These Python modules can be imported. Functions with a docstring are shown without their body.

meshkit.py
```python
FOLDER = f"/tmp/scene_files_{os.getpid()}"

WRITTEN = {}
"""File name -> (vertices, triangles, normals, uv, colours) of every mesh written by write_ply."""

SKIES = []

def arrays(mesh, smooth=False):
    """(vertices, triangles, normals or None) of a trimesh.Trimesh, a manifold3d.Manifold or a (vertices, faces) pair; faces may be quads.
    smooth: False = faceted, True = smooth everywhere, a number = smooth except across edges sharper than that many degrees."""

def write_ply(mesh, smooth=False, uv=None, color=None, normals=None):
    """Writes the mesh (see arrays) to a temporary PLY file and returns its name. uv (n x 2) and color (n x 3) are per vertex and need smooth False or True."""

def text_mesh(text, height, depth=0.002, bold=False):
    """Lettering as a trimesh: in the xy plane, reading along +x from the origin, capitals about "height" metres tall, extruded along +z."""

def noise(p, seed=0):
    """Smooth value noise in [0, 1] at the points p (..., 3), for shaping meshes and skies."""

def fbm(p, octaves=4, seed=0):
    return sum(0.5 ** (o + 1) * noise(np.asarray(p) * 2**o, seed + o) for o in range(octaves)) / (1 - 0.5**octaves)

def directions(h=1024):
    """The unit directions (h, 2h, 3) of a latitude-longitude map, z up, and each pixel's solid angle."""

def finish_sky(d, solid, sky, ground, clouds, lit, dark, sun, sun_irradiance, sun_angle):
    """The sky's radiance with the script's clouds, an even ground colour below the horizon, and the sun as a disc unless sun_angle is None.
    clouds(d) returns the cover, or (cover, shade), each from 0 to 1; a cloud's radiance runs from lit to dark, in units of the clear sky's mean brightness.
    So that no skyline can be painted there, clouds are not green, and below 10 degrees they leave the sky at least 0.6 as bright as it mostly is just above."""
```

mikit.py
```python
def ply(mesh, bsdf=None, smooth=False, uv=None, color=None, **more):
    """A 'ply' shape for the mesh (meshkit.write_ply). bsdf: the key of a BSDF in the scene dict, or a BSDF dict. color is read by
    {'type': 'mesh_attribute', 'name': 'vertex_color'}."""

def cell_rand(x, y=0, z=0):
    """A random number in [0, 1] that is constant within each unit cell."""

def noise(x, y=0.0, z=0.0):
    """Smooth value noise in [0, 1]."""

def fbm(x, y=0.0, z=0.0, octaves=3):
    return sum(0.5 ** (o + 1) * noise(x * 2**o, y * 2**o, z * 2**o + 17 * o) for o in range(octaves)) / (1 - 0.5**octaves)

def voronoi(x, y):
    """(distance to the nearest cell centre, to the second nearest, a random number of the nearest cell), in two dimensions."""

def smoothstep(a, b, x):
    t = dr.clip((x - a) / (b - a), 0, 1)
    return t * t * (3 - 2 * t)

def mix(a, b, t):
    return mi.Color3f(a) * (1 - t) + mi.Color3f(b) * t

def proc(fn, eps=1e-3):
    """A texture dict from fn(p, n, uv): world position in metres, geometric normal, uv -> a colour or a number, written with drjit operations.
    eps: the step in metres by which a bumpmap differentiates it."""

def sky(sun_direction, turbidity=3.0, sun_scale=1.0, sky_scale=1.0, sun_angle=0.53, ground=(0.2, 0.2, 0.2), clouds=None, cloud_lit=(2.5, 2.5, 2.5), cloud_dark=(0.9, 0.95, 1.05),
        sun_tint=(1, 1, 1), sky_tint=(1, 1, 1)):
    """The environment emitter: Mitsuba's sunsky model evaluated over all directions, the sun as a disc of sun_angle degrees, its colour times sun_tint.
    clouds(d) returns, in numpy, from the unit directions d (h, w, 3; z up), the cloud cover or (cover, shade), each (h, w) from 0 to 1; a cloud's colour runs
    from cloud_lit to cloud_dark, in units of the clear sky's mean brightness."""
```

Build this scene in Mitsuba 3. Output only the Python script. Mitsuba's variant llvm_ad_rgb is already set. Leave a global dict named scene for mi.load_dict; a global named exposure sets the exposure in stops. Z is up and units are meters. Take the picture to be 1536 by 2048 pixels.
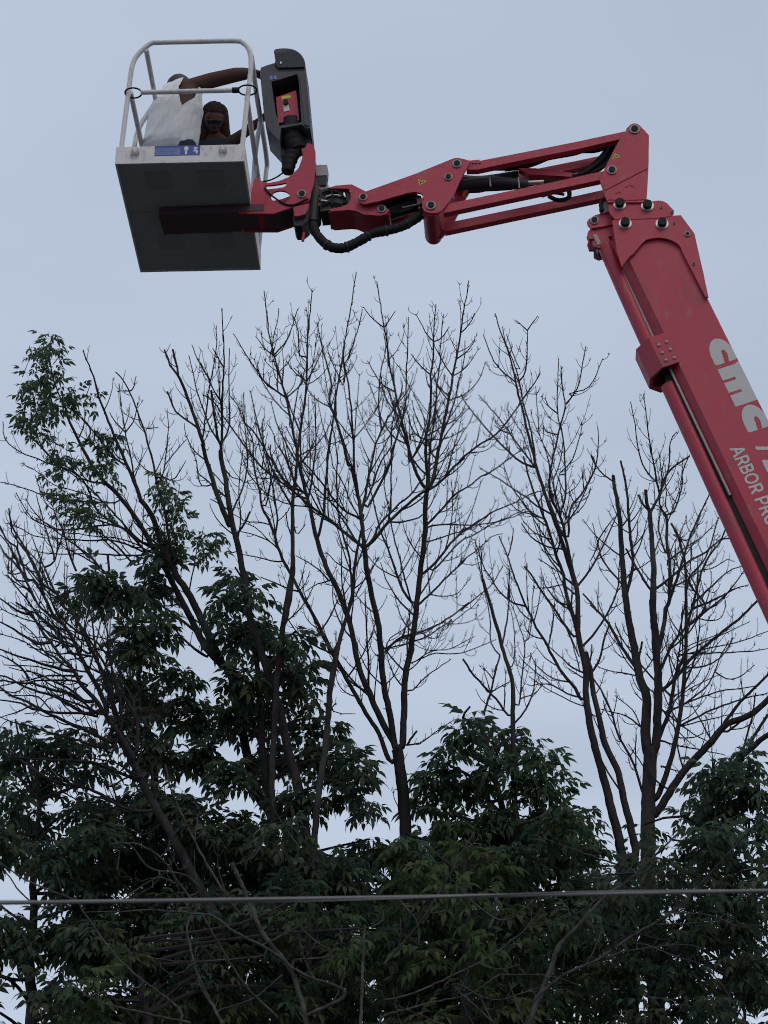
import math, numpy as np, trimesh, manifold3d as m3, mitsuba as mi, mikit, meshkit, drjit as dr
from shapely.geometry import Polygon, Point, box as sbox
from shapely import affinity
from shapely.ops import unary_union

# ------------------------------------------------------------------ camera, sky, exposure
T = mi.ScalarTransform4f
PITCH = math.radians(28.0)
FOC = 4400.0                                  # focal length in pixels of the 1536 x 2048 picture
CAM = np.array([0.0, 0.0, 1.6])
FW = np.array([0, math.cos(PITCH), math.sin(PITCH)])
UP = np.array([0, -math.sin(PITCH), math.cos(PITCH)])
RT = np.array([1.0, 0, 0])
scene, labels = {}, {}
scene['camera'] = {'type': 'thinlens', 'fov': math.degrees(2 * math.atan(768 / FOC)), 'fov_axis': 'x', 'aperture_radius': 0.008, 'focus_distance': 18.6,
                   'near_clip': 0.1, 'far_clip': 3000.0, 'to_world': T().look_at(origin=CAM.tolist(), target=(CAM + FW).tolist(), up=[0, 0, 1])}


def overcast(d):
    el = np.degrees(np.arcsin(np.clip(d[..., 2], -1, 1)))
    t = np.clip((el - 8) / 42, 0, 1)
    q = d / np.maximum(d[..., 2:], 0.12)
    q = np.stack([q[..., 0] * 0.9, q[..., 1] * 1.5, q[..., 0] * 0], -1)
    n = meshkit.fbm(q + 7.3, 4, 3) - 0.5
    n2 = meshkit.fbm(q * 3.1 + 2.1, 4, 9) - 0.5
    return 1.0 + 0 * el, 0.22 + 0.50 * t * t * (3 - 2 * t) + 1.05 * n + 0.36 * n2


scene['sky_light'] = mikit.sky((0.25, -0.62, 0.74), turbidity=3, sun_scale=0.12, sun_angle=30, clouds=overcast,
                               cloud_lit=(1.55, 1.77, 2.14), cloud_dark=(0.90, 1.08, 1.39))
exposure = 2.05

# ------------------------------------------------------------------ helpers
rng = np.random.default_rng(7)
CROPS = dict(a=(400, 540, 5.12), b=(650, 540, 5.12), c=(400, 900, 5.12), d=(650, 900, 5.12), e=(920, 620, 5.12), f=(920, 1000, 5.12), g=(1180, 780, 4.315), h=(1180, 1200, 4.315),
             i=(0, 800, 5.12), j=(200, 660, 5.12), k=(0, 1150, 5.12), l=(250, 1000, 5.12), m=(150, 1350, 3.84), n=(450, 1300, 3.84), o=(0, 1650, 2.0), p=(768, 1650, 2.0),
             q=(500, 1150, 2.56), r=(0, 620, 3.072), z=(0, 0, 1.0),
             A=(200, 50, 3.072), B=(240, 60, 5.12), C=(480, 80, 4.877), D=(560, 280, 4.267), E=(820, 220, 2.954), F=(1140, 360, 4.877), G=(1236, 600, 2.926))


def px(code, pts):
    ox, oy, s = CROPS[code]
    p = np.asarray(pts, float)
    return p / s + [ox, oy]


def ray(p):
    p = np.atleast_2d(np.asarray(p, float))
    return FW + ((p[:, :1] - 768) / FOC) * RT - ((p[:, 1:2] - 1024) / FOC) * UP


def on_plane(p, p0, n):
    """Points of the plane through p0 with normal n that are sighted at the picture points p."""
    r = ray(p)
    t = ((np.asarray(p0) - CAM) @ n) / (r @ n)
    return CAM + r * t[:, None]


def at_y(p, Y):
    r = ray(p)
    return CAM + r * (np.asarray(Y) / r[:, 1])[:, None]


COUNT = {}


def numbered(name):
    k = COUNT.get(name, 0)
    COUNT[name] = k + 1
    return name if k == 0 else f'{name}_{k:03d}'


def put(name, mesh, bsdf, smooth=30, parent=None, **more):
    key = numbered((parent + '__' if parent else '') + name)
    scene[key] = mikit.ply(mesh, bsdf, smooth=smooth, **more)
    return key


def thing(name, label, cat, group=None):
    key = numbered(name)
    labels[key] = {'label': label, 'category': cat}
    if group:
        labels[key]['group'] = group
    return key


def mat(name, d):
    scene[name] = d
    return name


def tm(v, f):
    return trimesh.Trimesh(np.asarray(v, float), np.asarray(f, int), process=False)


def cat(ms):
    return trimesh.util.concatenate(list(ms))


def unit(v):
    v = np.asarray(v, float)
    return v / (np.linalg.norm(v, axis=-1, keepdims=True) + 1e-12)


def tube(P, R, sides=8, caps=True):
    """A tube along the polyline P with radii R."""
    P = np.asarray(P, float)
    R = np.broadcast_to(np.asarray(R, float), (len(P),))
    t = unit(np.gradient(P, axis=0))
    ref = np.array([0.13, 0.98, 0.17]) if abs(unit(P[-1] - P[0])[1]) < 0.85 else np.array([1.0, 0.1, 0.1])
    a = unit(np.cross(t, ref))
    b = np.cross(t, a)
    ang = np.arange(sides) * 2 * np.pi / sides
    V = (P[:, None] + R[:, None, None] * (np.cos(ang)[None, :, None] * a[:, None] + np.sin(ang)[None, :, None] * b[:, None])).reshape(-1, 3)
    i, j = np.meshgrid(np.arange(len(P) - 1), np.arange(sides), indexing='ij')
    A, B_, C_, D_ = i * sides + j, i * sides + (j + 1) % sides, (i + 1) * sides + (j + 1) % sides, (i + 1) * sides + j
    F_ = np.concatenate([np.stack([A, C_, B_], -1).reshape(-1, 3), np.stack([A, D_, C_], -1).reshape(-1, 3)])
    if caps:
        n = len(V)
        V = np.vstack([V, P[:1], P[-1:]])
        jj = np.arange(sides)
        e = (len(P) - 1) * sides
        F_ = np.vstack([F_, np.stack([jj * 0 + n, jj, (jj + 1) % sides], -1), np.stack([jj * 0 + n + 1, e + (jj + 1) % sides, e + jj], -1)])
    return V, F_


def join(vf):
    V, F_, o = [], [], 0
    for v, f in vf:
        V.append(v)
        F_.append(f + o)
        o += len(v)
    return tm(np.vstack(V), np.vstack(F_))


def spline(P, step):
    """Catmull-Rom through P, resampled about every step."""
    P = np.asarray(P, float)
    if len(P) < 3:
        n = max(2, int(np.linalg.norm(P[-1] - P[0]) / step) + 1)
        return P[0] + (P[-1] - P[0]) * np.linspace(0, 1, n)[:, None]
    Q = np.vstack([2 * P[0] - P[1], P, 2 * P[-1] - P[-2]])
    out = []
    for k in range(1, len(Q) - 2):
        p0, p1, p2, p3 = Q[k - 1:k + 3]
        n = max(2, int(np.linalg.norm(p2 - p1) / step))
        t = (np.arange(n) / n)[:, None]
        out.append(0.5 * (2 * p1 + (p2 - p0) * t + (2 * p0 - 5 * p1 + 4 * p2 - p3) * t**2 + (3 * p1 - p0 - 3 * p2 + p3) * t**3))
    return np.vstack(out + [P[-1:]])


def hull_chain(joints, bones, length=0.02, smooth=10, segs=20):
    """One continuous body: hulls of the spheres at the joints, joined, refined and smoothed."""
    sp = {k: m3.Manifold.sphere(r, segs).translate(tuple(map(float, p))) for k, (p, r) in joints.items()}
    b = m3.Manifold.batch_boolean([m3.Manifold.batch_hull([sp[k] for k in bn]) for bn in bones], m3.OpType.Add)
    me = b.refine_to_length(length).to_mesh()
    t = trimesh.Trimesh(me.vert_properties[:, :3], me.tri_verts)
    t.merge_vertices()
    old = t.vertices.copy()
    trimesh.smoothing.filter_taubin(t, iterations=smooth)
    far = np.linalg.norm(t.vertices - old, axis=1) > 0.03
    t.vertices[far] = old[far]
    return t


# ------------------------------------------------------------------ materials
P = mikit.proc
mix, fbm, noise, smoothstep = mikit.mix, mikit.fbm, mikit.noise, mikit.smoothstep


def red_fn(p, n, uv):
    g = fbm(p.x * 2.2, p.y * 2.2, p.z * 2.2, 3)
    s = smoothstep(0.58, 0.8, fbm(p.x * 9 + 3, p.y * 9, p.z * 5, 3))
    c = mix((0.46, 0.037, 0.073), (0.40, 0.031, 0.063), g)
    d = smoothstep(0.60, 0.78, fbm(p.x * 30, p.y * 30 + 5, p.z * 7, 4))
    return mix(mix(c, (0.20, 0.055, 0.06), 0.5 * s), (0.30, 0.16, 0.16), 0.30 * d)


def red_rough(p, n, uv):
    return 0.36 + 0.22 * fbm(p.x * 5, p.y * 5, p.z * 5, 3)


mat('red_paint', {'type': 'twosided', 'bsdf': {'type': 'principled', 'base_color': P(red_fn), 'roughness': P(red_rough), 'specular': 0.45}})
mat('black_plastic', {'type': 'twosided', 'bsdf': {'type': 'principled', 'base_color': {'type': 'rgb', 'value': [0.022, 0.024, 0.03]}, 'roughness': 0.55, 'specular': 0.4}})
mat('black_rubber', {'type': 'twosided', 'bsdf': {'type': 'principled', 'base_color': {'type': 'rgb', 'value': [0.012, 0.012, 0.015]}, 'roughness': 0.7, 'specular': 0.3}})
mat('grey_plastic', {'type': 'twosided', 'bsdf': {'type': 'principled', 'base_color': {'type': 'rgb', 'value': [0.055, 0.06, 0.07]}, 'roughness': 0.5, 'specular': 0.4}})
mat('steel', {'type': 'twosided', 'bsdf': {'type': 'principled', 'base_color': {'type': 'rgb', 'value': [0.55, 0.54, 0.52]}, 'roughness': 0.35, 'metallic': 0.8}})
mat('galvanised', {'type': 'twosided', 'bsdf': {'type': 'principled', 'base_color': {'type': 'rgb', 'value': [0.30, 0.28, 0.29]}, 'roughness': 0.55, 'metallic': 0.3}})


def alu_fn(p, n, uv):
    g = fbm(p.x * 7, p.y * 7, p.z * 7, 4)
    s = smoothstep(0.55, 0.75, fbm(p.x * 30, p.y * 30, p.z * 12, 3))
    return mix(mix((0.71, 0.69, 0.69), (0.59, 0.57, 0.575), g), (0.30, 0.27, 0.25), 0.35 * s)


mat('aluminium_paint', {'type': 'twosided', 'bsdf': {'type': 'principled', 'base_color': P(alu_fn), 'roughness': 0.5, 'specular': 0.5}})


def tread_fn(p, n, uv):
    g = fbm(p.x * 6, p.y * 6, p.z * 6, 4)
    return mix((0.36, 0.37, 0.43), (0.27, 0.28, 0.33), g)


mat('pad_grey', {'type': 'twosided', 'bsdf': {'type': 'principled', 'base_color': {'type': 'rgb', 'value': [0.27, 0.27, 0.32]}, 'roughness': 0.7, 'specular': 0.3}})
mat('dark_red', {'type': 'twosided', 'bsdf': {'type': 'principled', 'base_color': P(lambda p, n, uv: mix((0.115, 0.062, 0.080), (0.085, 0.050, 0.066), fbm(p.x * 8, p.y * 8, p.z * 8, 3))), 'roughness': 0.6, 'specular': 0.3}})  # darker, greyer red than red_paint, used on the support beam
mat('floor_plate', {'type': 'twosided', 'bsdf': {'type': 'principled', 'base_color': P(tread_fn), 'roughness': 0.6, 'specular': 0.3}})
mat('blue_vinyl', {'type': 'twosided', 'bsdf': {'type': 'principled', 'base_color': {'type': 'rgb', 'value': [0.045, 0.075, 0.30]}, 'roughness': 0.4}})
mat('pale_blue_vinyl', {'type': 'twosided', 'bsdf': {'type': 'principled', 'base_color': {'type': 'rgb', 'value': [0.16, 0.20, 0.40]}, 'roughness': 0.4}})
mat('white_vinyl', {'type': 'twosided', 'bsdf': {'type': 'principled', 'base_color': {'type': 'rgb', 'value': [0.62, 0.63, 0.64]}, 'roughness': 0.4}})
mat('lettering_grey', {'type': 'twosided', 'bsdf': {'type': 'principled', 'base_color': {'type': 'rgb', 'value': [0.50, 0.49, 0.50]}, 'roughness': 0.45}})
mat('yellow_vinyl', {'type': 'twosided', 'bsdf': {'type': 'principled', 'base_color': {'type': 'rgb', 'value': [0.62, 0.50, 0.05]}, 'roughness': 0.45}})


def bark_fn(p, n, uv):
    s = fbm(p.x * 40, p.y * 40, p.z * 9, 3)
    g = fbm(p.x * 3, p.y * 3, p.z * 2, 3)
    c = mix((0.013, 0.011, 0.0125), (0.046, 0.040, 0.041), s)
    return mix(c, (0.075, 0.078, 0.072), 0.5 * smoothstep(0.52, 0.75, g))


def bark_h(p, n, uv):
    return 0.012 * fbm(p.x * 45, p.y * 45, p.z * 10, 3)


def twig_fn(p, n, uv):
    return mix((0.018, 0.0145, 0.0165), (0.050, 0.042, 0.043), fbm(p.x * 9, p.y * 9, p.z * 9, 2))


def lichen_fn(p, n, uv):
    s = fbm(p.x * 34, p.y * 34, p.z * 20, 3)
    g = smoothstep(0.42, 0.62, fbm(p.x * 16, p.y * 16, p.z * 13, 3))
    return mix(mix((0.028, 0.025, 0.025), (0.07, 0.065, 0.06), s), (0.095, 0.102, 0.096), 0.6 * g)


mat('bark', {'type': 'twosided', 'bsdf': {'type': 'bumpmap', 'tex': P(bark_h, 0.004), 'scale': 1.0, 'bsdf': {'type': 'principled', 'base_color': P(bark_fn), 'roughness': 0.85, 'specular': 0.2}}})
mat('twig_bark', {'type': 'twosided', 'bsdf': {'type': 'principled', 'base_color': P(twig_fn), 'roughness': 0.8, 'specular': 0.2}})
mat('lichen_bark', {'type': 'twosided', 'bsdf': {'type': 'principled', 'base_color': P(lichen_fn), 'roughness': 0.9, 'specular': 0.15}})
mat('leaf', {'type': 'principledthin', 'base_color': {'type': 'mesh_attribute', 'name': 'vertex_color'}, 'roughness': 0.55, 'diff_trans': 1.0, 'spec_trans': 0.0})
mat('skin', {'type': 'twosided', 'bsdf': {'type': 'principled', 'base_color': P(lambda p, n, uv: mix((0.105, 0.056, 0.043), (0.075, 0.039, 0.031), fbm(p.x * 14, p.y * 14, p.z * 14, 3))), 'roughness': 0.7, 'specular': 0.12}})
mat('shirt', {'type': 'twosided', 'bsdf': {'type': 'principled', 'base_color': P(lambda p, n, uv: mix((0.68, 0.685, 0.70), (0.61, 0.615, 0.635), fbm(p.x * 20, p.y * 20, p.z * 8, 3))), 'roughness': 0.9, 'sheen': 0.3}})
mat('dark_cloth', {'type': 'twosided', 'bsdf': {'type': 'diffuse', 'reflectance': {'type': 'rgb', 'value': [0.04, 0.045, 0.06]}}})
mat('hair_dark', {'type': 'twosided', 'bsdf': {'type': 'principled', 'base_color': P(lambda p, n, uv: mix((0.018, 0.015, 0.016), (0.04, 0.03, 0.028), fbm(p.x * 90, p.y * 90, p.z * 8, 2))), 'roughness': 0.5}})
mat('hair_brown', {'type': 'twosided', 'bsdf': {'type': 'principled', 'base_color': P(lambda p, n, uv: mix((0.014, 0.009, 0.0085), (0.034, 0.019, 0.015), fbm(p.x * 110, p.y * 110, p.z * 7, 2))), 'roughness': 0.8, 'specular': 0.12}})
mat('lens_dark', {'type': 'twosided', 'bsdf': {'type': 'principled', 'base_color': {'type': 'rgb', 'value': [0.01, 0.01, 0.012]}, 'roughness': 0.4, 'specular': 0.2}})
mat('cable_grey', {'type': 'twosided', 'bsdf': {'type': 'principled', 'base_color': P(lambda p, n, uv: mix((0.10, 0.10, 0.107), (0.20, 0.20, 0.205), fbm(p.x * 3.5, p.y * 4, p.z * 60, 4))), 'roughness': 0.55, 'specular': 0.4}})
mat('worn_ground', {'type': 'diffuse', 'reflectance': P(lambda p, n, uv: mix((0.072, 0.078, 0.066), (0.105, 0.103, 0.097), fbm(p.x * 0.7, p.y * 0.7, 0.0, 4)))})

# ------------------------------------------------------------------ ground
gx = np.concatenate([-np.geomspace(900, 30, 14), np.linspace(-26, 26, 27), np.geomspace(30, 900, 14)])
X, Yg = np.meshgrid(gx, gx)
Z = 0.12 * (meshkit.fbm(np.stack([X * 0.2, Yg * 0.2, X * 0], -1), 3) - 0.5) - 0.04
nx = len(gx)
ii, jj = np.meshgrid(np.arange(nx - 1), np.arange(nx - 1), indexing='ij')
q0 = (ii * nx + jj).ravel()
put('ground', tm(np.stack([X, Yg, Z], -1).reshape(-1, 3), np.vstack([np.stack([q0, q0 + 1, q0 + nx + 1], -1), np.stack([q0, q0 + nx + 1, q0 + nx], -1)])), 'worn_ground', smooth=True)
labels['ground'] = {'label': 'uneven worn ground under the trees', 'kind': 'structure', 'category': 'ground'}

# ------------------------------------------------------------------ boom lift: basket frame
YAW = math.radians(2.0)
EU, EV, EZ = np.array([math.cos(YAW), -math.sin(YAW), 0]), np.array([math.sin(YAW), math.cos(YAW), 0]), np.array([0, 0, 1.0])
W, DP, HB = 0.92, 1.36, 0.135
B0 = CAM + 15.6 * ray([(230, 325)])[0]


def bk(u, v, w):
    return B0 + u * EU + v * EV + w * EZ


def bpx(code, pts, v):
    """(u, w) of picture points on the basket's plane at depth v."""
    X_ = on_plane(px(code, pts), B0 + v * EV, EV) - B0
    return np.stack([X_ @ EU, X_[:, 2]], -1)


def bpt(code, pt, v):
    u, w = bpx(code, [pt], v)[0]
    return bk(u, v, w)


def local(mesh):
    """A mesh given in basket coordinates (u, v, w), moved into the world."""
    v = np.asarray(mesh.vertices)
    return tm(B0 + v[:, :1] * EU + v[:, 1:2] * EV + v[:, 2:] * EZ, mesh.faces)


def lbox(u0, u1, v0, v1, w0, w1):
    b = trimesh.creation.box([u1 - u0, v1 - v0, w1 - w0])
    b.apply_translation([(u0 + u1) / 2, (v0 + v1) / 2, (w0 + w1) / 2])
    return b


LIFT = thing('boom_lift', 'red boom lift with folding jib and pale work basket raised above the bare trees', 'boom lift')
BK = LIFT + '__basket'
tray = cat([lbox(0.004, W - 0.004, 0.004, DP - 0.004, 0.0, 0.03)])
put('basket', local(tray), 'floor_plate', smooth=False, parent=LIFT)
labels[BK] = {'label': 'dark underside of the work basket'}
put('toe_board', local(lbox(0, W, 0, 0.012, -0.012, HB)), 'aluminium_paint', False, BK)
put('toe_board', local(lbox(0, W, DP - 0.012, DP, -0.012, HB)), 'aluminium_paint', False, BK)
put('toe_board', local(lbox(0, 0.012, 0.0125, DP - 0.0125, -0.012, HB)), 'aluminium_paint', False, BK)
put('toe_board', local(lbox(W - 0.012, W, 0.0125, DP - 0.0125, -0.012, HB)), 'aluminium_paint', False, BK)
for u_ in (0.28, 0.66):                                                 # four reinforcing pads under the floor
    for v_ in (0.22, 0.98):
        put('floor_pad', local(lbox(u_ - 0.09, u_ + 0.09, v_ - 0.10, v_ + 0.10, -0.006, -0.0005)), 'pad_grey', False, BK)
put('floor_rib', local(lbox(0.03, W - 0.03, 0.60, 0.66, -0.005, -0.0003)), 'floor_plate', False, BK)

RR = 0.0185


def rail(uvw, name='guard_rail', r=RR, step=0.04, m='aluminium_paint'):
    pts = np.array([bk(*p) for p in uvw])
    return put(name, tm(*tube(spline(pts, step), r, 12)), m, 40, BK)


def uw(code, pt, v=0.03):
    u, w = bpx(code, [pt], v)[0]
    return (u, v, w)


fr = [uw('B', p) for p in [(12, 1230), (40, 1000), (90, 610), (118, 400), (150, 300), (205, 228), (275, 165), (330, 133), (390, 128), (800, 118), (1180, 112), (1255, 130), (1312, 185), (1338, 270), (1338, 420), (1296, 780), (1250, 1230)]]
rail(fr)
# left and right side rails run back from the front hoop, each with a post
L1, L2 = uw('B', (268, 200)), uw('B', (108, 640))
R1, R2 = uw('B', (1345, 260)), uw('B', (1300, 700))
rail([L1, (L1[0] + 0.0, 0.55, L1[2] - 0.02), (L1[0] - 0.01, DP - 0.12, L1[2] - 0.03), (L1[0] - 0.02, DP - 0.03, L1[2] - 0.14), (0.02, DP - 0.03, 0.10)])
rail([L2, (L2[0], 0.6, L2[2]), (L2[0], DP - 0.03, L2[2] - 0.01)])
rail([R1, (R1[0], 0.5, R1[2]), (R1[0] + 0.01, DP - 0.12, R1[2]), (R1[0] + 0.0, DP - 0.03, R1[2] - 0.14), (W - 0.02, DP - 0.03, 0.10)])
rail([R2, (R2[0], 0.6, R2[2]), (R2[0], DP - 0.03, R2[2] - 0.01)])
rail([(L1[0] - 0.01, 0.62, L1[2] - 0.02), (0.03, 0.62, L1[2] - 0.34), (0.02, 0.62, 0.10)], 'rail_post')
rail([(R1[0], 0.80, R1[2]), (W - 0.01, 0.80, L1[2] - 0.4), (W - 0.02, 0.80, 0.10)], 'rail_post')
rail([(0.02, DP - 0.03, 0.55), (W / 2, DP - 0.03, 0.55), (W - 0.02, DP - 0.03, 0.55)])
rail([uw('B', (215, 640), -0.005), uw('B', (700, 628), -0.005), uw('B', (1215, 616), -0.005)], 'drop_bar', 0.0175)
labels[BK + '__drop_bar'] = {'label': 'lift-up entry bar across the basket front'}
put('bar_sleeve', tm(*tube(np.array([bk(*uw('B', p, -0.005)) for p in [(1150, 617), (1222, 615)]]), 0.021, 12)), 'black_rubber', 40, BK)
for (x0, x1, y0, y1) in ((52, 222, 612, 678), (1212, 1400, 590, 642)):         # rubber loops holding the bar to the posts
    a = np.linspace(0, 2 * np.pi, 25)
    c0 = np.array(uw('B', ((x0 + x1) / 2, (y0 + y1) / 2), 0.02))
    h_ = (np.array(uw('B', (x1, y0), 0.02)) - np.array(uw('B', (x0, y0), 0.02)))[0] / 2
    loop = np.array([bk(c0[0] + h_ * math.cos(t), 0.02 + 0.045 * math.sin(t), c0[2] - 0.01 * math.sin(t)) for t in a])
    put('bar_loop', tm(*tube(loop, 0.0062, 8, False)), 'black_rubber', 40, BK)
for xx, yy in ((155, 1262), (1055, 1240)):                                      # U-bolts on the front toe board
    c0 = uw('B', (xx, yy), -0.002)
    for s in (-1, 1):
        pts = [bk(c0[0] + s * 0.019, -0.012, c0[2] + 0.03), bk(c0[0] + s * 0.019, -0.016, c0[2] - 0.012), bk(c0[0] + s * 0.006, -0.016, c0[2] - 0.034)]
        put('u_bolt', tm(*tube(spline(pts, 0.006), 0.0062, 8)), 'galvanised', 40, BK)
    put('bolt_plate', local(lbox(c0[0] - 0.028, c0[0] + 0.028, -0.008, -0.0005, c0[2] - 0.010, c0[2] + 0.012)), 'galvanised', False, BK)

# blue safety sticker on the front toe board
sq = bpx('B', [(358, 1190), (822, 1180), (816, 1272), (352, 1292)], -0.001)
s0, su, sw = sq[0], sq[1] - sq[0], sq[3] - sq[0]


def sticker(poly, m, v, name, depth=0.0012):
    pl = Polygon([tuple(s0 + x * su + y * sw) for x, y in poly])
    e = trimesh.creation.extrude_polygon(pl, depth, engine='earcut')
    V = np.asarray(e.vertices)
    return put(name, local(tm(np.stack([V[:, 0], v - V[:, 2], V[:, 1]], -1), e.faces[:, ::-1])), m, False, BK)


sticker([(0, 0), (1, 0), (1, 1), (0, 1)], 'blue_vinyl', -0.0005, 'safety_sticker')
labels[BK + '__safety_sticker'] = {'label': 'blue sticker with white pictograms on the basket front'}
sticker([(0.02, 0.24), (0.56, 0.24), (0.56, 0.93), (0.02, 0.93)], 'pale_blue_vinyl', -0.002, 'sticker_panel')
for r_ in range(3):
    sticker([(0.05, 0.34 + r_ * 0.19), (0.53 - 0.05 * r_, 0.34 + r_ * 0.19), (0.53 - 0.05 * r_, 0.40 + r_ * 0.19), (0.05, 0.40 + r_ * 0.19)], 'blue_vinyl', -0.0033, 'text_line', 0.0006)
c8 = [(0.695 + 0.05 * math.cos(t), 0.30 + 0.22 * math.sin(t)) for t in np.linspace(0, 2 * np.pi, 17)[:-1]]
sticker(c8, 'white_vinyl', -0.002, 'pictogram')
sticker([(0.665, 0.52), (0.725, 0.52), (0.715, 0.9), (0.675, 0.9)], 'white_vinyl', -0.002, 'pictogram')
sticker([(0.85, 0.2), (0.95, 0.2), (0.95, 0.3), (0.90, 0.38), (0.95, 0.5), (0.95, 0.84), (0.91, 0.84), (0.91, 0.62), (0.85, 0.62), (0.85, 0.48), (0.89, 0.46)], 'white_vinyl', -0.002, 'pictogram')

# ------------------------------------------------------------------ boom lift: the plane of jib and boom
PSI = math.radians(4.0)
UB, NB = np.array([math.cos(PSI), -math.sin(PSI), 0]), np.array([-math.sin(PSI), -math.cos(PSI), 0])
PC = bk(W, 0.64, 0)


def az(p, k):
    """(a, z) in the boom's plane, shifted k towards the camera, of picture points."""
    X_ = on_plane(p, PC + k * NB, NB) - PC
    return np.stack([X_ @ UB, X_[:, 2]], -1)


def w3(a_z, k):
    a_z = np.atleast_2d(a_z)
    return PC + a_z[:, :1] * UB + a_z[:, 1:] * EZ + np.broadcast_to(k, (len(a_z),))[:, None] * NB


def prism(poly, k0, k1):
    """A shapely polygon of the boom's plane, from k0 (far) to k1 (near)."""
    parts = getattr(poly, 'geoms', [poly])
    out = []
    for g in parts:
        e = trimesh.creation.extrude_polygon(g, k1 - k0, engine='earcut')
        V = np.asarray(e.vertices)
        X_ = PC + V[:, :1] * UB + V[:, 1:2] * EZ + (k0 + V[:, 2:]) * NB
        f = e.faces
        if np.linalg.det(np.stack([UB, EZ, NB])) < 0:
            f = f[:, ::-1]
        out.append(tm(X_, f))
    return cat(out)


def trace(segs, k, holes=(), r=0.0):
    pts = np.vstack([az(px(c, p), k) for c, p in segs])
    g = Polygon(pts).buffer(0)
    for hs in holes:
        g = g.difference(Polygon(np.vstack([az(px(c, p), k) for c, p in hs])).buffer(0))
    return g.buffer(-r).buffer(r) if r else g


def circle(code, c, rad, n=24):
    return [(code, [(c[0] + rad * math.cos(t), c[1] + rad * math.sin(t)) for t in np.linspace(0, 2 * np.pi, n, endpoint=False)])]


def lp(name, mesh, m='red_paint', smooth=30, parent=LIFT):
    return put(name, mesh, m, smooth, parent)


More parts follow.
